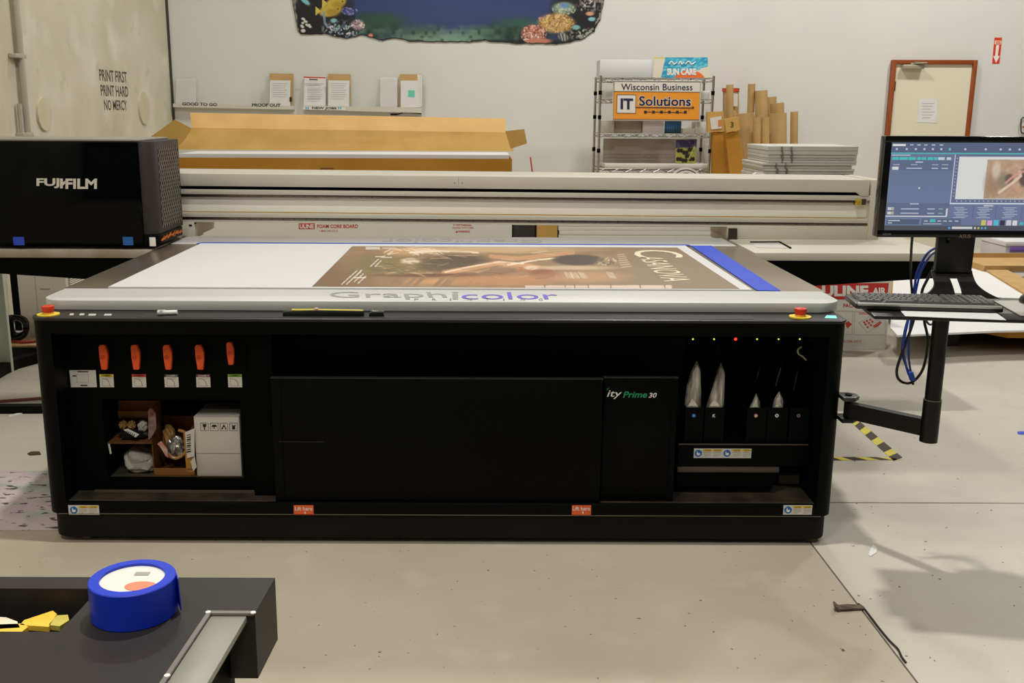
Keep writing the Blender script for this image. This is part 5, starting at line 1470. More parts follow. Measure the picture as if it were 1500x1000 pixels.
# ================================================================== WIRE RACK
YR, YRb = 10.65, 11.1
rk_ = thing('wire_rack', 'chrome wire shelving rack with black clips standing against the back wall', 'shelf rack', (aY(960, 200, YR).x, YR, 0))
rx0, rx1 = aY(878, 180, YR).x, aY(1042, 180, YR).x
ztopr = aY(960, 111, YR).z
for x in (rx0, rx1):
    for y in (YR, YRb):
        MB().cyl((x, y, 0), (x, y, ztopr), .0135, n=12).build('post', CHROME, rk_)
        for zq in (aY(960, 136, YR).z, aY(960, 172, YR).z, aY(960, 221, YR).z):
            MB().cyl((x, y, zq - .02), (x, y, zq + .02), .018, n=12).build('clip_sleeve', BLACK2, rk_)
shz = [aY(960, y, YR).z for y in (116, 147.5, 198, 249)] + [.35]
for zs_ in shz:
    w = MB()
    for y in (YR, YRb):
        for dz in (.012, -.022): w.cyl((rx0, y, zs_ + dz), (rx1, y, zs_ + dz), .0045, n=6)
        n_ = 16
        for k in range(n_):
            xa = rx0 + (rx1 - rx0) * k / n_; xb = rx0 + (rx1 - rx0) * (k + 1) / n_
            w.cyl((xa, y, zs_ + (.012 if k % 2 else -.022)), (xb, y, zs_ + (-.022 if k % 2 else .012)), .0045, n=5)
    for x in (rx0, rx1): w.cyl((x, YR, zs_ + .012), (x, YRb, zs_ + .012), .0045, n=6).cyl((x, YR, zs_ - .022), (x, YRb, zs_ - .022), .0045, n=6)
    for k in range(1, 40): 
        x = rx0 + (rx1 - rx0) * k / 40; w.cyl((x, YR, zs_ + .014), (x, YRb, zs_ + .014), .002, n=4, cap=False)
    w.build('wire_shelf', CHROME, rk_)
def onrack(i): return shz[i] + .0165
def rbox(x0, x1, yt, i, m, name, lab, cat, Y=YR + .06, d=.2):
    z0 = onrack(i); zt3 = aY((x0 + x1) / 2, yt, Y).z
    o = box(name, (aY(x0, yt, Y).x, Y, z0), (aY(x1, yt, Y).x, Y + d, max(zt3, z0 + .02)), m, None, .003)
    return tag(o, lab, cat)
rbox(879, 957, 87.5, 0, mat('plain_white_carton', (214, 214, 212), rough=.6), 'white_carton', 'plain white carton on top of the wire rack', 'carton', d=.3)
# SUN CARE sign
sc_ = thing('sun_care_sign', 'turquoise and orange SUN CARE display sign on top of the wire rack', 'sign', aY(1000, 113, YR + .05))
YSC = YR + .05
q = [aY(x, y, YSC) for x, y in ((958, 84), (1039, 84), (1040, 113), (957, 113))]
z0 = onrack(0)
q[2].z = q[3].z = z0
MB().prism(q, (0, .012, 0)).build('sign_board', mat('sign_base', (222, 216, 200), rough=.5), sc_)
nx, ny = 170, 70
Pq = bilerp(q[0] + Vector((0, -.001, 0)), q[1] + Vector((0, -.001, 0)), q[3] + Vector((0, -.001, 0)), q[2] + Vector((0, -.001, 0)), nx, ny)
U, V = np.meshgrid(np.linspace(957, 1040, nx), np.linspace(84, 114, ny))
p = Paint(U, V, (226, 218, 198))
p.poly([(957, 83), (974, 83), (974, 86), (957, 86)], (220, 206, 110))
p.poly([(974, 84), (1038, 84), (1038, 98), (1012, 106), (1010, 115), (968, 115)], (64, 176, 206))
msk = (p.c[..., 0] < 90)
p.put(msk * (vnoise(U + V, V, 4, 5) > .55) * .6, (150, 216, 228)); p.put(msk * (vnoise(U, V * 2, 5, 6) > .6) * .5, (30, 130, 180))
p.ell(1010, 116, 22, 13, (236, 116, 52), .1)
p.poly([(1026, 100), (1040, 97), (1040, 115), (1034, 115)], (226, 218, 198))
grid('sign_print', Pq, p.c, attr_mat('sign_ink', .5), sc_)
textY('lettering', 'SUN CARE', 977, 100, 1020, 110, YSC - .002, TEXTW, sc_, bold=.06)
for k, (xa, xb) in enumerate(((980, 992), (994, 1002), (1004, 1019))):
    MB().tube([aY(xa, 94, YSC - .002), aY(xa + (xb - xa) * .3, 90, YSC - .002), aY(xa + (xb - xa) * .6, 94, YSC - .002), aY(xb, 90.5, YSC - .002)], .006, 5).build('script_stroke', TEXTW, sc_)
# IT Solutions sign hanging on the rack front
YIT = YR - .03
its = thing('company_sign', 'white and orange IT Solutions sign hanging on the front of the wire rack', 'sign', aY(960, 177, YIT))
MB().prism([aY(x, y, YIT) for x, y in ((898.5, 117.5), (1028, 118.5), (1025, 177.5), (896.5, 176.5))], (0, .012, 0), .002, 1).build('sign_board', mat('sign_white', (220, 214, 202), rough=.5), its)
pxpoly('orange_field', [(899.5, 133.8), (1025, 135), (1023.5, 175.2), (898.8, 174.2)], YIT - .001, .001, mat('sign_orange', (232, 150, 40), rough=.5), its)
pxpoly('white_square', [(904, 138.5), (931.5, 138.8), (931, 165.8), (903.5, 165.3)], YIT - .002, .001, mat('sign_white2', (222, 218, 208)), its)
bl_ = mat('sign_outline', (60, 52, 40))
for Y_, q in ((YIT - .0015, [(899.5, 118.5), (1026.5, 119.5), (1024, 175.5), (898.2, 174.6), (899.5, 118.5)]), (YIT - .002, [(904, 138.5), (931.5, 138.8), (931, 165.8), (903.5, 165.3), (904, 138.5)]), (YIT - .001, [(899.5, 133.8), (1025, 135)])):
    MB().tube([aY(x, y, Y_) for x, y in q], .003, 4, 0).build('outline', bl_, its)
textY('lettering', 'Wisconsin Business', 910, 122.5, 1014.5, 132.0, YIT - .001, NAVY, its, tilt=.4, bold=.006)
textY('lettering', 'IT', 909, 144, 927.5, 160, YIT - .003, NAVY, its, tilt=.3, bold=.035)
tw = mat('sign_text_halo', (226, 220, 208))
textY('lettering_halo', 'Solutions', 935, 140.0, 1013, 155.6, YIT - .001, tw, its, tilt=.6, bold=.05)
textY('lettering', 'Solutions', 936, 140.6, 1012, 154.9, YIT - .002, NAVY, its, tilt=.6, bold=.02)
MB().tube([aY(931, 157, YIT - .002), aY(1014, 158, YIT - .002)], .004, 5, 0).build('circuit_line', TEXTK, its)
MB().tube([aY(944, 163.8, YIT - .002), aY(1003, 164.8, YIT - .002)], .003, 5, 0).build('circuit_line', TEXTK, its)
for k in range(6):
    x = 945.5 + k * 11.7
    pxpoly('circuit_node', [(x - 2, 162), (x + 2, 162), (x + 2, 166.2), (x - 2, 166.2)], YIT - .003, .002, TEXTK, its)
    if k < 6: MB().tube([aY(x + 5.5, 157.6, YIT - .002), aY(x + 5.5, 164.2, YIT - .002)], .002, 4, 0).build('circuit_stub', mat('stub', (150, 100, 30)), its)
MB().cyl(aY(1015, 157.5, YIT - .004), aY(1015, 157.5, YIT), .011, n=12).build('circuit_node', TEXTK, its)
for x in (912, 1012):
    MB().tube([aY(x, 119, YIT + .006), aY(x, 116.6, YIT + .014), aY(x, 115, YIT + .03)], .003, 5).build('hang_wire', BLACK2, its)
# goods on the shelves
pale = mat('pale_grey_carton', (206, 202, 190), rough=.6); grey = mat('warm_grey_carton', (160, 146, 130), rough=.65)
rbox(880, 899, 122, 1, pale, 'white_carton', 'white carton at the left on the second rack shelf', 'carton')
rbox(1028, 1040, 133, 1, mat('white_roll', (222, 220, 212), rough=.5), 'white_bundle', 'small white bundle at the right on the second rack shelf', 'bundle')
rbox(881, 900, 177, 2, mat('pale_wrap', (190, 184, 168), rough=.5, noise=.2), 'wrapped_bundle', 'pale wrapped bundle at the left on the third rack shelf', 'bundle')
rbox(901, 941, 150, 2, grey, 'grey_carton', 'large warm grey carton behind the company sign on the third rack shelf', 'carton', Y=YR + .12)
rbox(942.5, 973, 177, 2, mat('white_boxes', (214, 208, 206), rough=.6), 'white_carton', 'flat white carton in the middle of the third rack shelf', 'carton')
o = rbox(974, 998.5, 177, 2, mat('picture_blue', (54, 104, 156), rough=.4), 'forest_picture', 'blue picture of a pine forest on the third rack shelf', 'picture', d=.015)
for k in range(7):
    xx = 975.5 + k * 3.4; hh = [9, 6, 4, 5, 8, 11, 12][k]
    pxpoly('pine_tree', [(xx - 1.8, 195), (xx, 195 - hh - 3), (xx + 1.8, 195)], YR + .0585, .001, mat('pine_green', (34, 54, 50), rough=.6), o)
rbox(1000, 1018, 188, 2, mat('clear_film', (196, 190, 176), rough=.3, noise=.3), 'film_bundle', 'crumpled clear film bundle right of the forest picture', 'bundle')
rbox(1019, 1034, 178.5, 2, pale, 'white_carton', 'small white carton at the right on the third rack shelf', 'carton')
rbox(886, 1038, 240, 3, mat('sheet_pale', (210, 206, 194), rough=.6), 'flat_sheets', 'pile of long pale sheets on the fourth rack shelf', 'sheets', Y=YR + .02, d=.30)
z3 = aY(960, 240, YR + .05).z
o = box('display_board', (aY(884, 215, YRb - .1).x, YRb - .10, onrack(3)), (aY(1020, 215, YRb - .1).x, YRb - .06, aY(960, 203, YRb - .1).z), mat('rack_back_panel', (172, 158, 144), rough=.6), None)
tag(o, 'warm grey board standing at the rear of the fourth rack shelf', 'board')
bfy = YR + .10
q = [aY(x, y, bfy) for x, y in ((990, 205), (1021, 204), (1019, 238), (990, 238))]
q[2].z = q[3].z = max(onrack(3), z3) + .004
nx, ny = 60, 66
Pq = bilerp(q[0], q[1], q[3], q[2], nx, ny)
U, V = np.meshgrid(np.linspace(0, 30, nx), np.linspace(0, 33, ny))
p = Paint(U, V, (168, 170, 76))
p.rect(0, 0, 31, 11, (56, 50, 84)); p.put((V < 12) * (vnoise(U, V, 4, 3) > .5) * .7, (96, 84, 130))
for k, (cx, cy) in enumerate(((6, 15), (14, 18), (22, 14), (5, 27), (13, 29), (24, 27), (18, 23))):
    p.ell(cx - 2, cy, 2.6, 3, (40, 34, 30), .4); p.ell(cx + 2, cy, 2.6, 3, (40, 34, 30), .4)
p.line([(20, 26), (27, 10)], 2.6, (206, 210, 130), .8)
bp_ = thing('butterfly_print', 'small purple and green butterfly print standing on the fourth rack shelf', 'picture', (q[3] + q[2]) / 2)
grid('print_face', Pq, p.c, attr_mat('sign_ink', .5), bp_)
MB().prism([v + Vector((0, .0015, 0)) for v in q], (0, .01, 0)).build('print_board', WHITE, bp_)
rbox(880, 960, 262, 4, mat('dark_carton', (64, 54, 46), rough=.7), 'dark_carton', 'dark carton on the lowest visible rack shelf', 'carton')
cr = aY(1004, 271, YR - .12)
rd = thing('round_sign', 'round white-rimmed sign with purple face leaning against the rack foot', 'sign', (cr.x, cr.y, cr.z - .17))
MB().cyl((cr.x, cr.y, cr.z), (cr.x, cr.y + .02, cr.z), .178, n=48).build('rim', mat('rim_white', (214, 210, 198), rough=.4), rd)
MB().cyl((cr.x, cr.y - .003, cr.z), (cr.x, cr.y, cr.z), .158, n=48).build('dark_ring', TEXTK, rd)
MB().cyl((cr.x, cr.y - .006, cr.z), (cr.x, cr.y - .003, cr.z), .148, n=48).build('pale_ring', mat('rim_white2', (210, 206, 196)), rd)
MB().cyl((cr.x, cr.y - .009, cr.z), (cr.x, cr.y - .006, cr.z), .125, n=48).build('purple_face', mat('purple_face', (70, 54, 112), rough=.4), rd)
o = box('sign_support', (cr.x - .2, cr.y - .02, 0), (cr.x + .2, cr.y + .09, cr.z - .18), CARD2); tag(o, 'brown carton under the round purple sign', 'carton')

# ================================================================== CARDBOARD TUBES AND CARTONS
YTB = 10.4
def tube_thing(xc, w, yt, lab, Y, tilt=0.0, m=CARDPALE, ybot=262):
    a = aY(xc - tilt, ybot, Y); b = aY(xc, yt, Y)
    z0 = .0
    d = (b - a); s = (z0 - a.z) / d.z
    foot = a + d * s
    r = aY(xc + w / 2, yt, Y).x - b.x
    ax = (b - foot).normalized()
    o = MB(); n = 24
    L_ = (b - foot).length
    o.lathe([(r, 0), (r, L_), (r * .86, L_), (r * .86, L_ - .25), (r * .02, L_ - .25)], foot, n, ax)
    o = o.build('cardboard_tube', m, None)
    return tag(o, lab, 'tube', 'cardboard tubes leaning at the back wall')
RT = tube_thing(1070.5, 23, 130, 'wide tube with red cap and white label behind the thin tube, leftmost of the group', 11.25, 0)
cpz = aY(1070.5, 130, 11.25)
o = MB().cyl(cpz - Vector((0, 0, .03)), cpz + Vector((0, 0, .006)), .092, n=28).build('tube_cap', mat('red_cap', (200, 74, 44), rough=.5), RT)
o = pxpoly('tube_label', [(1074, 137), (1081, 137.5), (1080.5, 156), (1074, 155.5)], 11.25 - .1, .002, STICK, RT)
tube_thing(1069, 10.5, 124, 'tall thin tube in front of the red-capped tube', 10.95, 0)
tube_thing(1101, 10.5, 123, 'tallest thin tube in the middle of the group, slightly tilted', 10.95, 4)
tube_thing(1115, 18, 132.5, 'tall wide tube just right of the tallest thin tube', 10.9, -2)
tube_thing(1128, 18, 142, 'wide tube behind the square-cut one, partly hidden at the back', 11.3, -3)
tube_thing(1138, 20, 151, 'square-cut wide tube behind the broad front tube', 11.0, -3)
tube_thing(1092, 26, 166, 'broad short tube at the left front of the group', 10.6, -3)
tube_thing(1109, 11, 171.5, 'thin short tube in the front row, left of two', 10.44, 1)
tube_thing(1121.5, 11.5, 172, 'thin short tube in the front row, right of two', 10.44, 1)
tube_thing(1139.5, 25, 166, 'broad short tube in the front right of the group', 10.75, 0)
tube_thing(1163.5, 11, 163.5, 'thin tube standing alone at the right end of the group', 10.8, 1)
o = box('brown_carton', (aY(1110, 240, YTB).x, YTB - .12, 0), (aY(1127, 240, YTB).x, YTB - .03, aY(1105, 219.5, YTB).z), CARD2, None, .004); tag(o, 'brown carton in front of the cardboard tubes', 'carton')
# two tall flat cartons leaning
def leaner(pts, Y, lab, num=False):
    q = [aY(x, y, Y) for x, y in pts]
    d = (q[0] - q[3]); s = (0 - q[3].z) / d.z; q0 = q[3] + d * s
    d = (q[1] - q[2]); s = (0 - q[2].z) / d.z; q1 = q[2] + d * s
    root = thing('tall_carton', lab, 'carton', ((q0.x + q1.x) / 2, Y, 0), 'tall flat cartons beside the rack')
    MB().prism([q0, q1, q[1], q[0]], (0, .09, 0), .004, 1).build('carton_body', CARD2, root)
    return root
l1 = leaner([(1044.5, 193), (1061, 193), (1067, 258), (1044, 258)], 10.44, 'tall brown carton with a mailing label leaning right beside the rack')
l2 = leaner([(1062, 192), (1083.5, 193), (1092, 258), (1069, 258)], 10.32, 'tall brown carton marked 3 beside the tubes')
pxpoly('carton_flap', [(1036, 164), (1060, 163), (1061, 192), (1037, 194)], 10.43, .05, CARD, l1)
pxpoly('mailing_label', [(1040, 173), (1057, 170), (1057, 188), (1042, 189.5)], 10.424, .004, STICK, l1)
pxpoly('label_patch', [(1052, 176), (1057, 175), (1057, 184), (1052, 185)], 10.421, .002, mat('label_orange', (206, 130, 60)), l1)
pxpoly('carton_flap', [(1061, 174.5), (1081.5, 170.5), (1084, 190), (1064, 194.5)], 10.30, .04, CARD, l2)
textY('lettering', '3', 1070, 178.5, 1074.5, 186.5, 10.298, TEXTK, l2)

# ================================================================== RIGHT SIDE FLOOR GOODS
YA = 6.42
ua = thing('bubble_wrap_carton', 'white carton with red ULINE AIR print standing on the floor behind the printer right corner', 'carton', (aY(1255, 510, YA).x, YA, 0))
ux0, ux1 = aY(1195, 460, YA).x, aY(1302.5, 460, YA).x
uz1 = aY(1250, 414, YA).z + .03
MB().box((ux0, YA, 0), (ux1, YA + .5, uz1), .004).build('carton_body', mat('uline_white', (216, 212, 200), rough=.6), ua)
pxpoly('red_band', [(1192, 415), (1302, 414.5), (1299.5, 437.5), (1222, 438.5), (1205, 432), (1192, 432)], YA - .002, .002, mat('uline_red', (196, 44, 34), rough=.6), ua)
textY('lettering', 'ULINE', 1204, 418, 1272, 434, YA - .003, TEXTW, ua, bold=.05)
textY('lettering', 'AIR', 1278, 421, 1298, 431.5, YA - .003, TEXTW, ua, bold=.04)
textY('lettering', 'PACKAGING', 1235, 444.5, 1277, 450, YA - .001, TEXTRED, ua, bold=.02)
def frame(pts, r, m, par):
    MB().tube([aY(x, y, YA - .001) for x, y in pts + pts[:1]], r, 4, 0).build('print_frame', m, par)
pk = mat('pale_red_print', (206, 170, 150))
frame([(1252, 455.5), (1298, 455.5), (1296.5, 489.5), (1251, 489.5)], .002, mat('frame_grey', (190, 184, 172)), ua)
frame([(1212, 455), (1249, 455), (1248, 489), (1212, 489)], .002, MATS['frame_grey'], ua)
frame([(1258, 472), (1274, 463), (1290, 471), (1271, 487)], .002, MATS['frame_grey'], ua)
for (x, y) in ((1266, 472), (1270, 470), (1275, 468), (1268, 475), (1273, 473), (1278, 471), (1271, 479), (1276, 476)):
    pxpoly('print_bubble', [(x - 2, y), (x, y - 1.8), (x + 2, y), (x, y + 1.8)], YA - .002, .001, TEXTRED, ua)
pxpoly('print_hand', [(1279, 477), (1290, 470), (1291, 473), (1286, 478), (1280, 480)], YA - .002, .001, TEXTRED, ua)
for yy in (457.5, 459.5): pxpoly('text_line', [(1258, yy), (1282, yy), (1282, yy + .8), (1258, yy + .8)], YA - .001, .0006, TEXTRED, ua)
textY('lettering', '1-800-295-5510', 1226, 498, 1262, 501.5, YA - .001, TEXTRED, ua)
pxpoly('print_mark', [(1238, 473), (1243, 470), (1248, 475), (1241, 481)], YA - .001, .0006, TEXTRED, ua)

# flat cartons and white sheet on a low pallet
PZ = .16
fl_ = [aZ(x, y, PZ) for x, y in ((1420, 490), (1472, 497), (1700, 495), (1640, 430), (1440, 400))]
y_front = 6.28
bp0 = aY(1474, 508, y_front)
pl_ = thing('low_pallet', 'low dark wooden pallet under the flat cartons on the right', 'pallet', (4.0, 7.2, 0))
for k in range(3): box('bearer', (3.05 + k * .75, y_front + .25, 0), (3.15 + k * .75, 8.2, .09), mat('pallet_dark', (70, 56, 40), rough=.9), pl_)
for k in range(6): box('deck_board', (2.95, y_front + .25 + k * .33, .09), (4.9, y_front + .43 + k * .33, .11), MATS['pallet_dark'], pl_)
zc0, zc1 = .111, aY(1475, 494, y_front).z
x_c = aY(1475, 500, y_front).x
o = MB().prism([(x_c, y_front, zc0), (5.2, y_front, zc0), (5.2, 8.3, zc0), (3.05, 8.3, zc0), (2.98, y_front + .55, zc0)], (0, 0, max(zc1 - zc0, .05)), .004, 1).build('flat_carton', CARD2, None)
tag(o, 'flat brown carton lying on the low pallet under the white sheet', 'carton')
zs3 = zc0 + max(zc1 - zc0, .05) + .001
ws = [aZ(x, y, zs3) for x, y in ((1304, 482.5), (1314.5, 493.5), (1458, 487), (1640, 484), (1560, 440), (1425, 394), (1309, 400))]
o = MB().prism(ws, (0, 0, .012)).build('white_sheet', mat('bright_white_sheet', (228, 226, 222), rough=.55), None)
tag(o, 'large white board lying over the flat carton behind the workstation', 'board')
zs4 = zs3 + .0125
q = [aZ(x, y, zs4) for x, y in ((1432, 390), (1462, 391), (1560, 440), (1560, 455), (1500, 432))]
o = MB().prism(q, (0, 0, .015)).build('cardboard_strip', CARDPALE, None)
tag(o, 'long folded cardboard strip lying across the white board', 'cardboard')
cb0 = aZ(1442, 389, zs4 + .05)
ob = thing('low_open_carton', 'shallow open cardboard tray behind the cardboard strip at the right edge', 'carton', (cb0.x + .3, cb0.y, zs4))
yb3 = cb0.y
for a, b in (((cb0.x, yb3, zs4), (cb0.x + 1.5, yb3 + .01, zs4 + .05)), ((cb0.x, yb3 - .0 + .01, zs4), (cb0.x + .01, yb3 + .8, zs4 + .05)), ((cb0.x, yb3 + .8, zs4), (cb0.x + 1.5, yb3 + .81, zs4 + .05)), ((cb0.x + .01, yb3 + .01, zs4), (cb0.x + 1.49, yb3 + .8, zs4 + .008))):
    box('tray_wall', a, b, CARDPALE, ob)
# translucent bin with purple contents
bn = thing('storage_bin', 'translucent storage bin with purple lid at the right picture edge', 'bin', (aY(1500, 388, 9.7).x, 9.7, 0))
pb0 = aY(1470, 388, 9.7); pb1 = aY(1560, 352, 9.7)
MB().box((pb0.x, 9.7, 0), (pb1.x, 10.2, pb1.z - .06), .015).build('bin_body', mat('translucent_bin', (206, 200, 204), rough=.3, noise=.1), bn)
MB().box((pb0.x - .01, 9.69, pb1.z - .06), (pb1.x + .01, 10.21, pb1.z - .01), .01).build('bin_rim', mat('bin_rim', (222, 220, 222), rough=.3), bn)
MB().box((pb0.x + .04, 9.685, pb1.z - .11), (pb1.x, 9.699, pb1.z - .065), .004).build('purple_label', mat('bin_purple', (126, 92, 170), rough=.5), bn)

# hazard tape on the floor: stripes as pieces
hz_y = mat('hazard_yellow', (222, 206, 74), rough=.55, noise=.1, nscale=20); hz_k = mat('hazard_black', (64, 50, 40), rough=.6, noise=.3, nscale=20)
def hazard(A0, A1, B0, B1, cuts, shear, lab):
    r = thing('hazard_tape', lab, 'tape', (aZ(*A0, 0) + aZ(*A1, 0)) / 2, 'hazard tape strips on the floor')
    a0, a1, b0_, b1_ = (aZ(*q_, .0005) for q_ in (A0, A1, B0, B1))
    for k in range(len(cuts) - 1):
        s, e = cuts[k], cuts[k + 1]
        f = lambda t, u, v: u + (v - u) * min(max(t, 0), 1)
        q_ = [f(s, a0, a1), f(e, a0, a1), f(e + shear, b0_, b1_), f(s + shear, b0_, b1_)]
        MB().prism(q_, (0, 0, .0008)).build('stripe', hz_y if k % 2 == 0 else hz_k, r, smooth=False)
hazard((1245, 617), (1309, 675), (1252, 611), (1322, 670), [0, .125, .25, .375, .52, .64, .80, .90, 1.0][:9], 0.0, 'black and yellow hazard tape running diagonally beside the printer on the floor')
hazard((1195, 674.5), (1322, 673.5), (1195, 669), (1310, 669.5), [0, .2, .3, .42, .60, .74, .88, 1.0], -.10, 'black and yellow hazard tape running straight out from the printer base')

# ------------------------------------------------------------------ scraps on the floor
o = zpoly('paper_scrap', [(1272, 812), (1276, 803), (1279, 797), (1285, 803), (1284, 809), (1275, 815)], .001, .0012, PAPER); tag(o, 'torn white paper scrap on the floor right of the printer', 'paper')
o = zpoly('tape_scrap', [(1490, 632), (1503, 631.5), (1503, 636.5), (1491, 636)], .0005, .001, BLUETAPE); tag(o, 'bit of blue tape on the floor at the right edge', 'tape')
js = thing('joint_strip', 'torn grey joint strip peeling out of the floor crack', 'strip', aZ(1243, 890, 0))
jm = mat('dirty_strip', (112, 98, 80), rough=.8, rgb2=(66, 56, 44), nscale=30)
sp0, sp1, sp2 = aZ(1228, 890, .006), aZ(1246, 888.5, .008), aZ(1264, 889, .005)
MB().bar(sp0, sp1, .030, .005).bar(sp1, sp2, .026, .005).build('peeled_piece', jm, js)
MB().bar(aZ(1221.5, 884, .02), aZ(1229, 891, .006), .030, .005).build('curled_end', jm, js)
MB().tube([aZ(x, y, .004) for x, y in ((1257, 884), (1264, 889), (1272, 899), (1288, 920), (1303, 938), (1315, 950), (1321, 962), (1327, 970))], .0032, 6).build('loose_cord', mat('black_rubber', (42, 36, 30), rough=.8), js)

crumbs = MB()
gc = random.Random(12)
for k in range(90):
    if k % 3: x, y = gc.uniform(120, 1190), gc.uniform(803, 995)
    else: x, y = gc.uniform(1250, 1495), gc.uniform(560, 990)
    c = aZ(x, y, 0); r = gc.uniform(.0012, .0042); a0 = gc.uniform(0, 6)
    crumbs.prism([(c.x + r * math.cos(a0 + t) * gc.uniform(.6, 1.4), c.y + r * math.sin(a0 + t) * gc.uniform(.6, 1.4), .0003) for t in (0, 1.3, 2.7, 4.2, 5.3)], (0, 0, gc.uniform(.0008, .002)))
o = crumbs.build('floor_crumbs', mat('crumb', (104, 92, 72), rough=.9, rgb2=(206, 200, 186), nscale=1.5), None, smooth=False)
tag(o, 'tiny dark and pale crumbs scattered over the concrete floor', 'debris'); o['kind'] = 'stuff'

# ================================================================== LEFT SIDE GOODS
YLc = 6.3
cbm = mat('pale_metal_cabinet', (198, 192, 176), rough=.5)
cx0, cx1 = aY(26, 420, YLc).x, aY(97, 420, YLc).x
pc_ = thing('metal_cabinet', 'pale grey metal cabinet with louvred vent behind the printer left corner', 'cabinet', ((cx0 + cx1) / 2, YLc, 0))
MB().box((cx0, YLc, .03), (cx1, YLc + .6, aY(60, 396, YLc).z + .02), .006).build('cabinet_body', cbm, pc_)
p_ = aY(54, 440, YLc); box('door_seam', (p_.x - .001, YLc - .001, .06), (p_.x + .001, YLc, .50), mat('seam_shade', (150, 144, 130)), pc_)
p_ = aY(66, 423, YLc); box('door_slot', (p_.x - .03, YLc - .0015, p_.z - .003), (p_.x + .03, YLc, p_.z + .003), MATS['seam_shade'], pc_)
for k in range(7):
    zz = aY(100, 400 + k * 2.6, YLc + .1).z
    box('louvre', (cx1, YLc + .04, zz), (cx1 + .012, YLc + .30, zz + .006), mat('louvre_white', (222, 216, 200), rough=.5), pc_, .001)
    box('louvre_gap', (cx1, YLc + .04, zz - .006), (cx1 + .003, YLc + .30, zz), mat('louvre_dark', (110, 104, 92)), pc_)
for x in (cx0 + .03, cx1 - .03): MB().cyl((x, YLc + .05, 0), (x, YLc + .05, .03), .015).build('foot', BLACK2, pc_)
YPg = 5.75
gx0p, gx1p = -2.9, aY(10, 470, YPg).x
o = MB().box((gx0p, YPg, 0), (gx1p, YPg + .03, aY(5, 396, YPg).z + .02), .003).build('pale_panel', mat('pale_green_panel', (200, 206, 192), rough=.5), None)
tag(o, 'pale green upright panel at the left picture edge', 'panel')
# black uprights of the frame behind
fr_ = thing('equipment_stand', 'black metal frame with dark boxes behind the pale green panel', 'stand', (aY(20, 470, 6.9).x, 6.9, 0))
xa = aY(17, 430, 6.9).x
box('upright', (xa, 6.9, 0), (xa + .06, 6.96, .9), BLACK2, fr_)
box('upright', (xa - .20, 6.9, 0), (xa - .14, 6.96, .9), BLACK2, fr_)
box('cross_bar', (xa - .14, 6.905, .60), (xa, 6.955, .67), BLACK2, fr_)
box('cross_bar', (xa - .14, 6.905, .42), (xa, 6.955, .48), BLACK2, fr_)
zk0 = aY(30, 509, 6.02).z
cs = box('black_case', (aY(9, 520, 6.02).x, 6.06, 0), (aY(60, 520, 6.02).x, 6.26, max(zk0, .05)), mat('case_black', (8, 8, 8), rough=.35, spec=.2), None, .006)
tag(cs, 'low black case on the floor behind the printer left corner', 'case')
zc_ = max(zk0, .05)
o = box('wood_board', (aY(9, 506, 6.02).x, 6.03, zc_ + .0005), (aY(60, 506, 6.02).x, 6.25, zc_ + .012), mat('raw_wood', (190, 150, 104), rough=.8, noise=.15), None); tag(o, 'short raw wood board lying on the black case', 'board')
zc_ += .013
o = MB().tube([Vector((aY(8, 503, 6.08).x, 6.08, zc_ + .008)), Vector((aY(22, 500, 6.08).x, 6.10, zc_ + .009)), Vector((aY(34, 503, 6.08).x, 6.07, zc_ + .009)), Vector((aY(52, 498, 6.08).x, 6.11, zc_ + .008))], .008, 8).build('red_cable', mat('red_cable', (164, 44, 40), rough=.5), None)
tag(o, 'red cable lying on the wood board by the hose coil', 'cable')
hc = aY(24, 474, 6.15)
ho = thing('hose_coil', 'coiled black hose resting on the wood board behind the printer', 'hose', (hc.x, 6.15, zc_))
for k in range(4):
    pts = [Vector((hc.x + math.cos(t * math.pi / 8) * (.068 - .006 * k), 6.12 + .018 * k + .01 * math.sin(t), zc_ + .088 + math.sin(t * math.pi / 8) * (.068 - .004 * k))) for t in range(17)]
    MB().tube(pts, .017, 10, 3).build('hose_loop', mat('hose_black', (9, 9, 10), rough=.15, spec=.3), ho)
# curved black cable track and bars on the floor
arc = [aZ(x, y, .03) for x, y in ((-40, 566), (0, 541), (20, 532), (50, 524), (80, 519))]
tk = MB()
for k in range(len(arc) - 1): tk.bar(arc[k], arc[k + 1], .07, .06)
o = tk.build('cable_track', mat('track_black', (7, 7, 6), rough=.6, spec=.1), None); tag(o, 'curved black cable track lying on the floor left of the printer', 'cable track')
a, b = aZ(-60, 599, .02), aZ(90, 598, .02)
o = MB().bar(a, b, .05, .04).build('floor_bar', mat('bar_black', (8, 8, 7), rough=.6, spec=.1), None); tag(o, 'straight black bar lying on the floor left of the printer', 'bar')
a, b = aZ(-60, 592, .008), aZ(90, 581, .008)
o = MB().bar(a, b, .018, .012).build('red_strip', mat('dark_red_strip', (110, 50, 40), rough=.6), None); tag(o, 'dark red strip lying behind the black floor bar', 'strip')
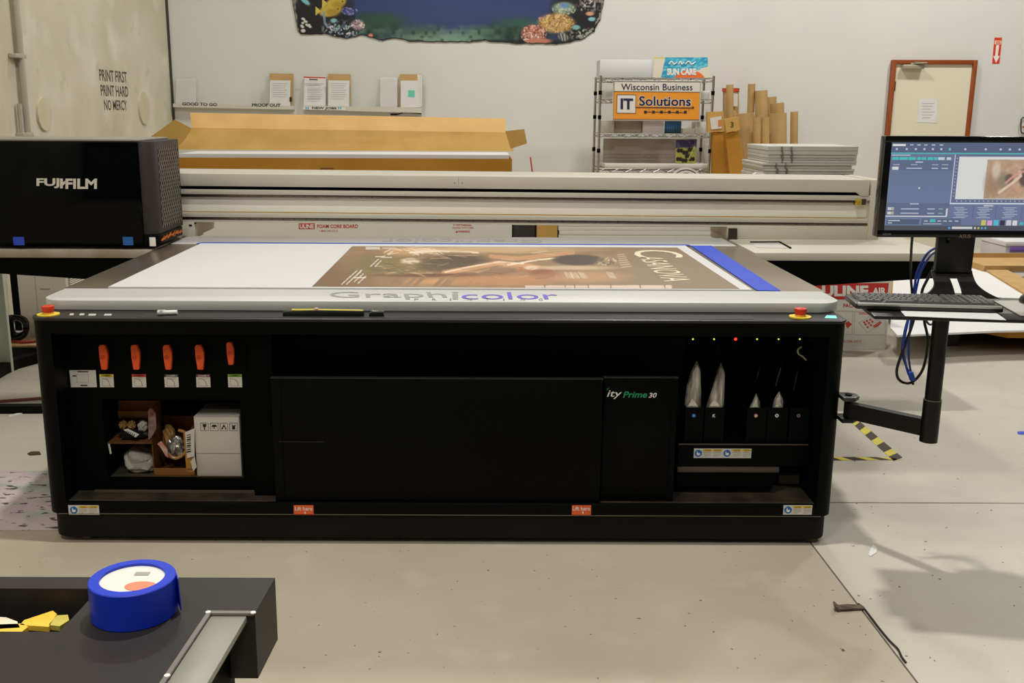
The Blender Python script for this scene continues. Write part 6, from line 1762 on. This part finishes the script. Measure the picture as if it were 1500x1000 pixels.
# ink-stained mat
def matmat():
    m = bpy.data.materials.new('stained_mat'); m.use_nodes = True
    nt = m.node_tree; L = nt.links; b = nt.nodes['Principled BSDF']; tc = nt.nodes.new('ShaderNodeTexCoord')
    def ns(scale, lo, hi, st=(1, 1, 1)):
        mp = nt.nodes.new('ShaderNodeMapping'); mp.inputs['Scale'].default_value = st; L.new(tc.outputs['Object'], mp.inputs['Vector'])
        n = nt.nodes.new('ShaderNodeTexNoise'); n.inputs['Scale'].default_value = scale; n.inputs['Detail'].default_value = 6; L.new(mp.outputs['Vector'], n.inputs['Vector'])
        r = nt.nodes.new('ShaderNodeMapRange'); r.inputs['From Min'].default_value = lo; r.inputs['From Max'].default_value = hi; L.new(n.outputs['Fac'], r.inputs['Value']); return r.outputs['Result']
    def mx(f, a, c):
        x = nt.nodes.new('ShaderNodeMix'); x.data_type = 'RGBA'; L.new(f, x.inputs[0])
        for i, v in ((6, a), (7, c)):
            if isinstance(v, tuple): x.inputs[i].default_value = (*lin(v), 1)
            else: L.new(v, x.inputs[i])
        return x.outputs[2]
    c = mx(ns(4, .4, .65), (208, 196, 192), (196, 170, 178))
    c = mx(ns(7, .48, .62), c, (168, 172, 160)); c = mx(ns(14, .60, .64, (1, 2.2, 1)), c, (60, 62, 60)); c = mx(ns(9, .66, .68), c, (150, 50, 48))
    c = mx(ns(20, .66, .69, (1, 2, 1)), c, (40, 34, 32))
    L.new(c, b.inputs['Base Color']); b.inputs['Roughness'].default_value = .6
    return m
o = zpoly('floor_mat', [(-120, 690), (78, 690), (86, 777), (-120, 777)], .0005, .003, matmat()); tag(o, 'white floor mat splattered with dried ink at the printer left foot', 'mat')
for (x, y, w, lab) in ((40, 648, 16, 'dark leaf-shaped scrap on the floor behind the stained mat'), (26, 600, 0, '')):
    if w:
        o = zpoly('floor_scrap', [(x, 665), (x + 6, 662), (x + 18, 662), (x + 20, 666), (x + 4, 667)], .0005, .004, mat('scrap_dark', (74, 56, 38), rough=.9)); tag(o, lab, 'scrap')
o = zpoly('white_stick', [(13, 609), (37, 603), (38, 604.5), (14, 610.5)], .0005, .004, TEXTW); tag(o, 'thin white strip on the floor in front of the black bar', 'strip')

# ================================================================== FOREGROUND BENCH WITH TAPE ROLL
ZF = .96
bm0 = mat('bench_brown_black', (46, 40, 37), rough=.5, noise=.12, nscale=30, spec=.3)
c_br = aZ(403, 846, ZF)                         # far right corner of the top
c_r2 = aZ(377, 905, ZF)
bench = thing('black_bench', 'brown-black machine bench corner in the left foreground with a cut-out', 'bench', (c_br.x - .4, c_br.y - .4, 0))
fx1_, fy1 = c_br.x, c_br.y
fx0_, fy0 = fx1_ - 1.0, fy1 - .55
ox0, ox1 = fx0_ + .1, aZ(118, 900, ZF).x
oa, ob_ = aZ(131, 862, ZF), aZ(103, 925, ZF)
oy1, oy0 = oa.y, ob_.y
T_ = .08
strip_l = aZ(306, 897, ZF); strip_r = aZ(373, 898, ZF)
KS = (c_br.x - strip_r.x) / (c_br.y - strip_r.y)
def skew(v): return Vector((v.x + KS * (v.y - fy1), v.y, v.z))
def bpart(name, boxes, m, bev=0.0):
    q_ = MB()
    for a_, b_ in boxes: q_.box(a_, b_, bev)
    return q_.move(skew).build(name, m, bench)
hx1 = (oa.x + ob_.x) / 2 - KS * ((oy0 + oy1) / 2 - fy1)
sxl = strip_l.x - KS * (strip_l.y - fy1)
ys = strip_l.y
bpart('bench_top', [((fx0_, oy1, ZF - T_), (fx1_, fy1, ZF)), ((fx0_, fy0, ZF - T_), (sxl, oy0, ZF)), ((hx1, oy0, ZF - T_), (sxl, oy1, ZF)), ((sxl, ys, ZF - T_), (fx1_, oy1, ZF))], bm0)
bpart('well_floor', [((fx0_, oy0, ZF - T_ - .006), (hx1, oy1, ZF - T_))], BLACK2)
sm = mat('galvanised_plate', (168, 166, 152), rough=.38, metal=.35, noise=.10, nscale=20)
bpart('metal_strip', [((sxl + .003, fy0, ZF - .010), (fx1_ - .008, ys - .003, ZF - .002))], sm, .0015)
bpart('strip_edge', [((sxl, ys - .003, ZF - .002), (fx1_ - .001, ys + .003, ZF + .001)), ((sxl - .002, fy0, ZF - .002), (sxl + .003, ys, ZF + .001))], mat('strip_edge_grey', (120, 112, 104), rough=.4))
bpart('inner_block', [((sxl, fy0, ZF - T_), (fx1_ - .03, ys, ZF - .010))], BLACK2)
for (x, y) in ((305, 898), (371, 898.5), (245, 991)):
    c = aZ(x, y, ZF); MB().lathe([(.0032, 0), (.003, .001), (.001, .002)], (c.x, c.y, ZF + .001), 12).build('rivet', TEXTW, bench)
for (x, y) in ((fx0_ + .04, fy0 + .04), (fx1_ - .06, fy1 - .06), (fx0_ + .04, fy1 - .06)):
    x += KS * (y - fy1)
    box('leg', (x - .02, y - .02, 0), (x + .02, y + .02, ZF - T_), BLACK2, bench)
# yellow scraps in the well
wz = ZF - T_ + .001
for k, (pts, m, lab) in enumerate((([(30, 922), (36, 915), (78, 901), (84, 906), (72, 925)], mat('yellow_scrap', (246, 200, 66), rough=.6), 'bright yellow scrap in the bench cut-out, nearest the tape roll'),
                                   ([(72, 922), (84, 908), (100, 907), (102, 915), (88, 924)], mat('olive_scrap', (206, 188, 84), rough=.6), 'dull yellow scrap under the bright yellow one in the cut-out'),
                                   ([(-30, 930), (-30, 908), (10, 911), (26, 917), (30, 926)], mat('cream_scrap', (236, 222, 190), rough=.6), 'cream scrap at the left in the bench cut-out'),
                                   ([(-30, 936), (-20, 922), (34, 920), (42, 925), (30, 934)], MATS['yellow_scrap'], 'yellow strip in front of the cream scrap in the cut-out'))):
    o = zpoly('paper_scrap', pts, ZF - .028, .006, m)
    tag(o, lab, 'scrap')
o = box('scrap_tray', (fx0_ + .05, oy0 + .004, wz), (ob_.x - .02, oy1 - .10, ZF - .0285), mat('tray_dark', (18, 17, 16), rough=.6)); tag(o, 'dark tray holding the yellow scraps in the bench cut-out', 'tray')
# roll of blue tape
bt = aZ(200, 924, ZF); tp = .072
ctr = aZ(197, 895, ZF)
rl = thing('tape_roll', 'thick roll of blue masking tape with white label on the foreground bench', 'tape roll', (ctr.x, ctr.y, ZF))
RR, RI, TH = .046, .0345, .0415
ctr = Vector((-.379, 1.027, ZF))
lt = MB()
n = 64
rings = [(RI, TH), (RR - .001, TH), (RR, TH - .001), (RR, .001), (RR - .001, 0), (RI, 0)]
rv = [[lt.bm.verts.new((ctr.x + r * math.cos(2 * math.pi * i / n), ctr.y + r * math.sin(2 * math.pi * i / n), ZF + z)) for i in range(n)] for r, z in rings]
for a, b in zip(rv, rv[1:] + rv[:1]):
    for i in range(n): lt.bm.faces.new((a[i], a[(i + 1) % n], b[(i + 1) % n], b[i]))
lt.build('tape_winding', mat('blue_tape_roll', (8, 52, 196), rough=.5), rl)
MB().cyl((ctr.x, ctr.y, ZF + .001), (ctr.x, ctr.y, ZF + TH - .003), RI, n=48).build('core_label', mat('core_label_white', (232, 226, 214), rough=.6), rl)
zt4 = ZF + TH - .0028
q = [Vector((ctr.x + .014 + .017 * math.cos(t), ctr.y - .016 + .011 * math.sin(t), zt4)) for t in [2 * math.pi * k / 24 for k in range(24)]]
q = [v if (Vector((v.x - ctr.x, v.y - ctr.y))).length < RI - .001 else Vector((ctr.x, ctr.y, zt4)) + (v - Vector((ctr.x, ctr.y, zt4))).normalized() * (RI - .001) for v in q]
MB().prism(q, (0, 0, .0004)).build('orange_print', mat('label_coral', (240, 140, 104), rough=.6), rl)
MB().box((ctr.x - .002, ctr.y + .010, zt4), (ctr.x + .014, ctr.y + .018, zt4 + .0004)).build('print_block', mat('label_mark', (170, 160, 158)), rl)
MB().prism([(ctr.x + RR * .96, ctr.y + .012, ZF + .006), (ctr.x + RR + .006, ctr.y - .004, ZF + .004), (ctr.x + RR + .004, ctr.y - .002, ZF + TH - .001), (ctr.x + RR * .96, ctr.y + .012, ZF + TH - .001)], (.0008, .0008, 0)).build('loose_end', MATS['blue_tape_roll'], rl)
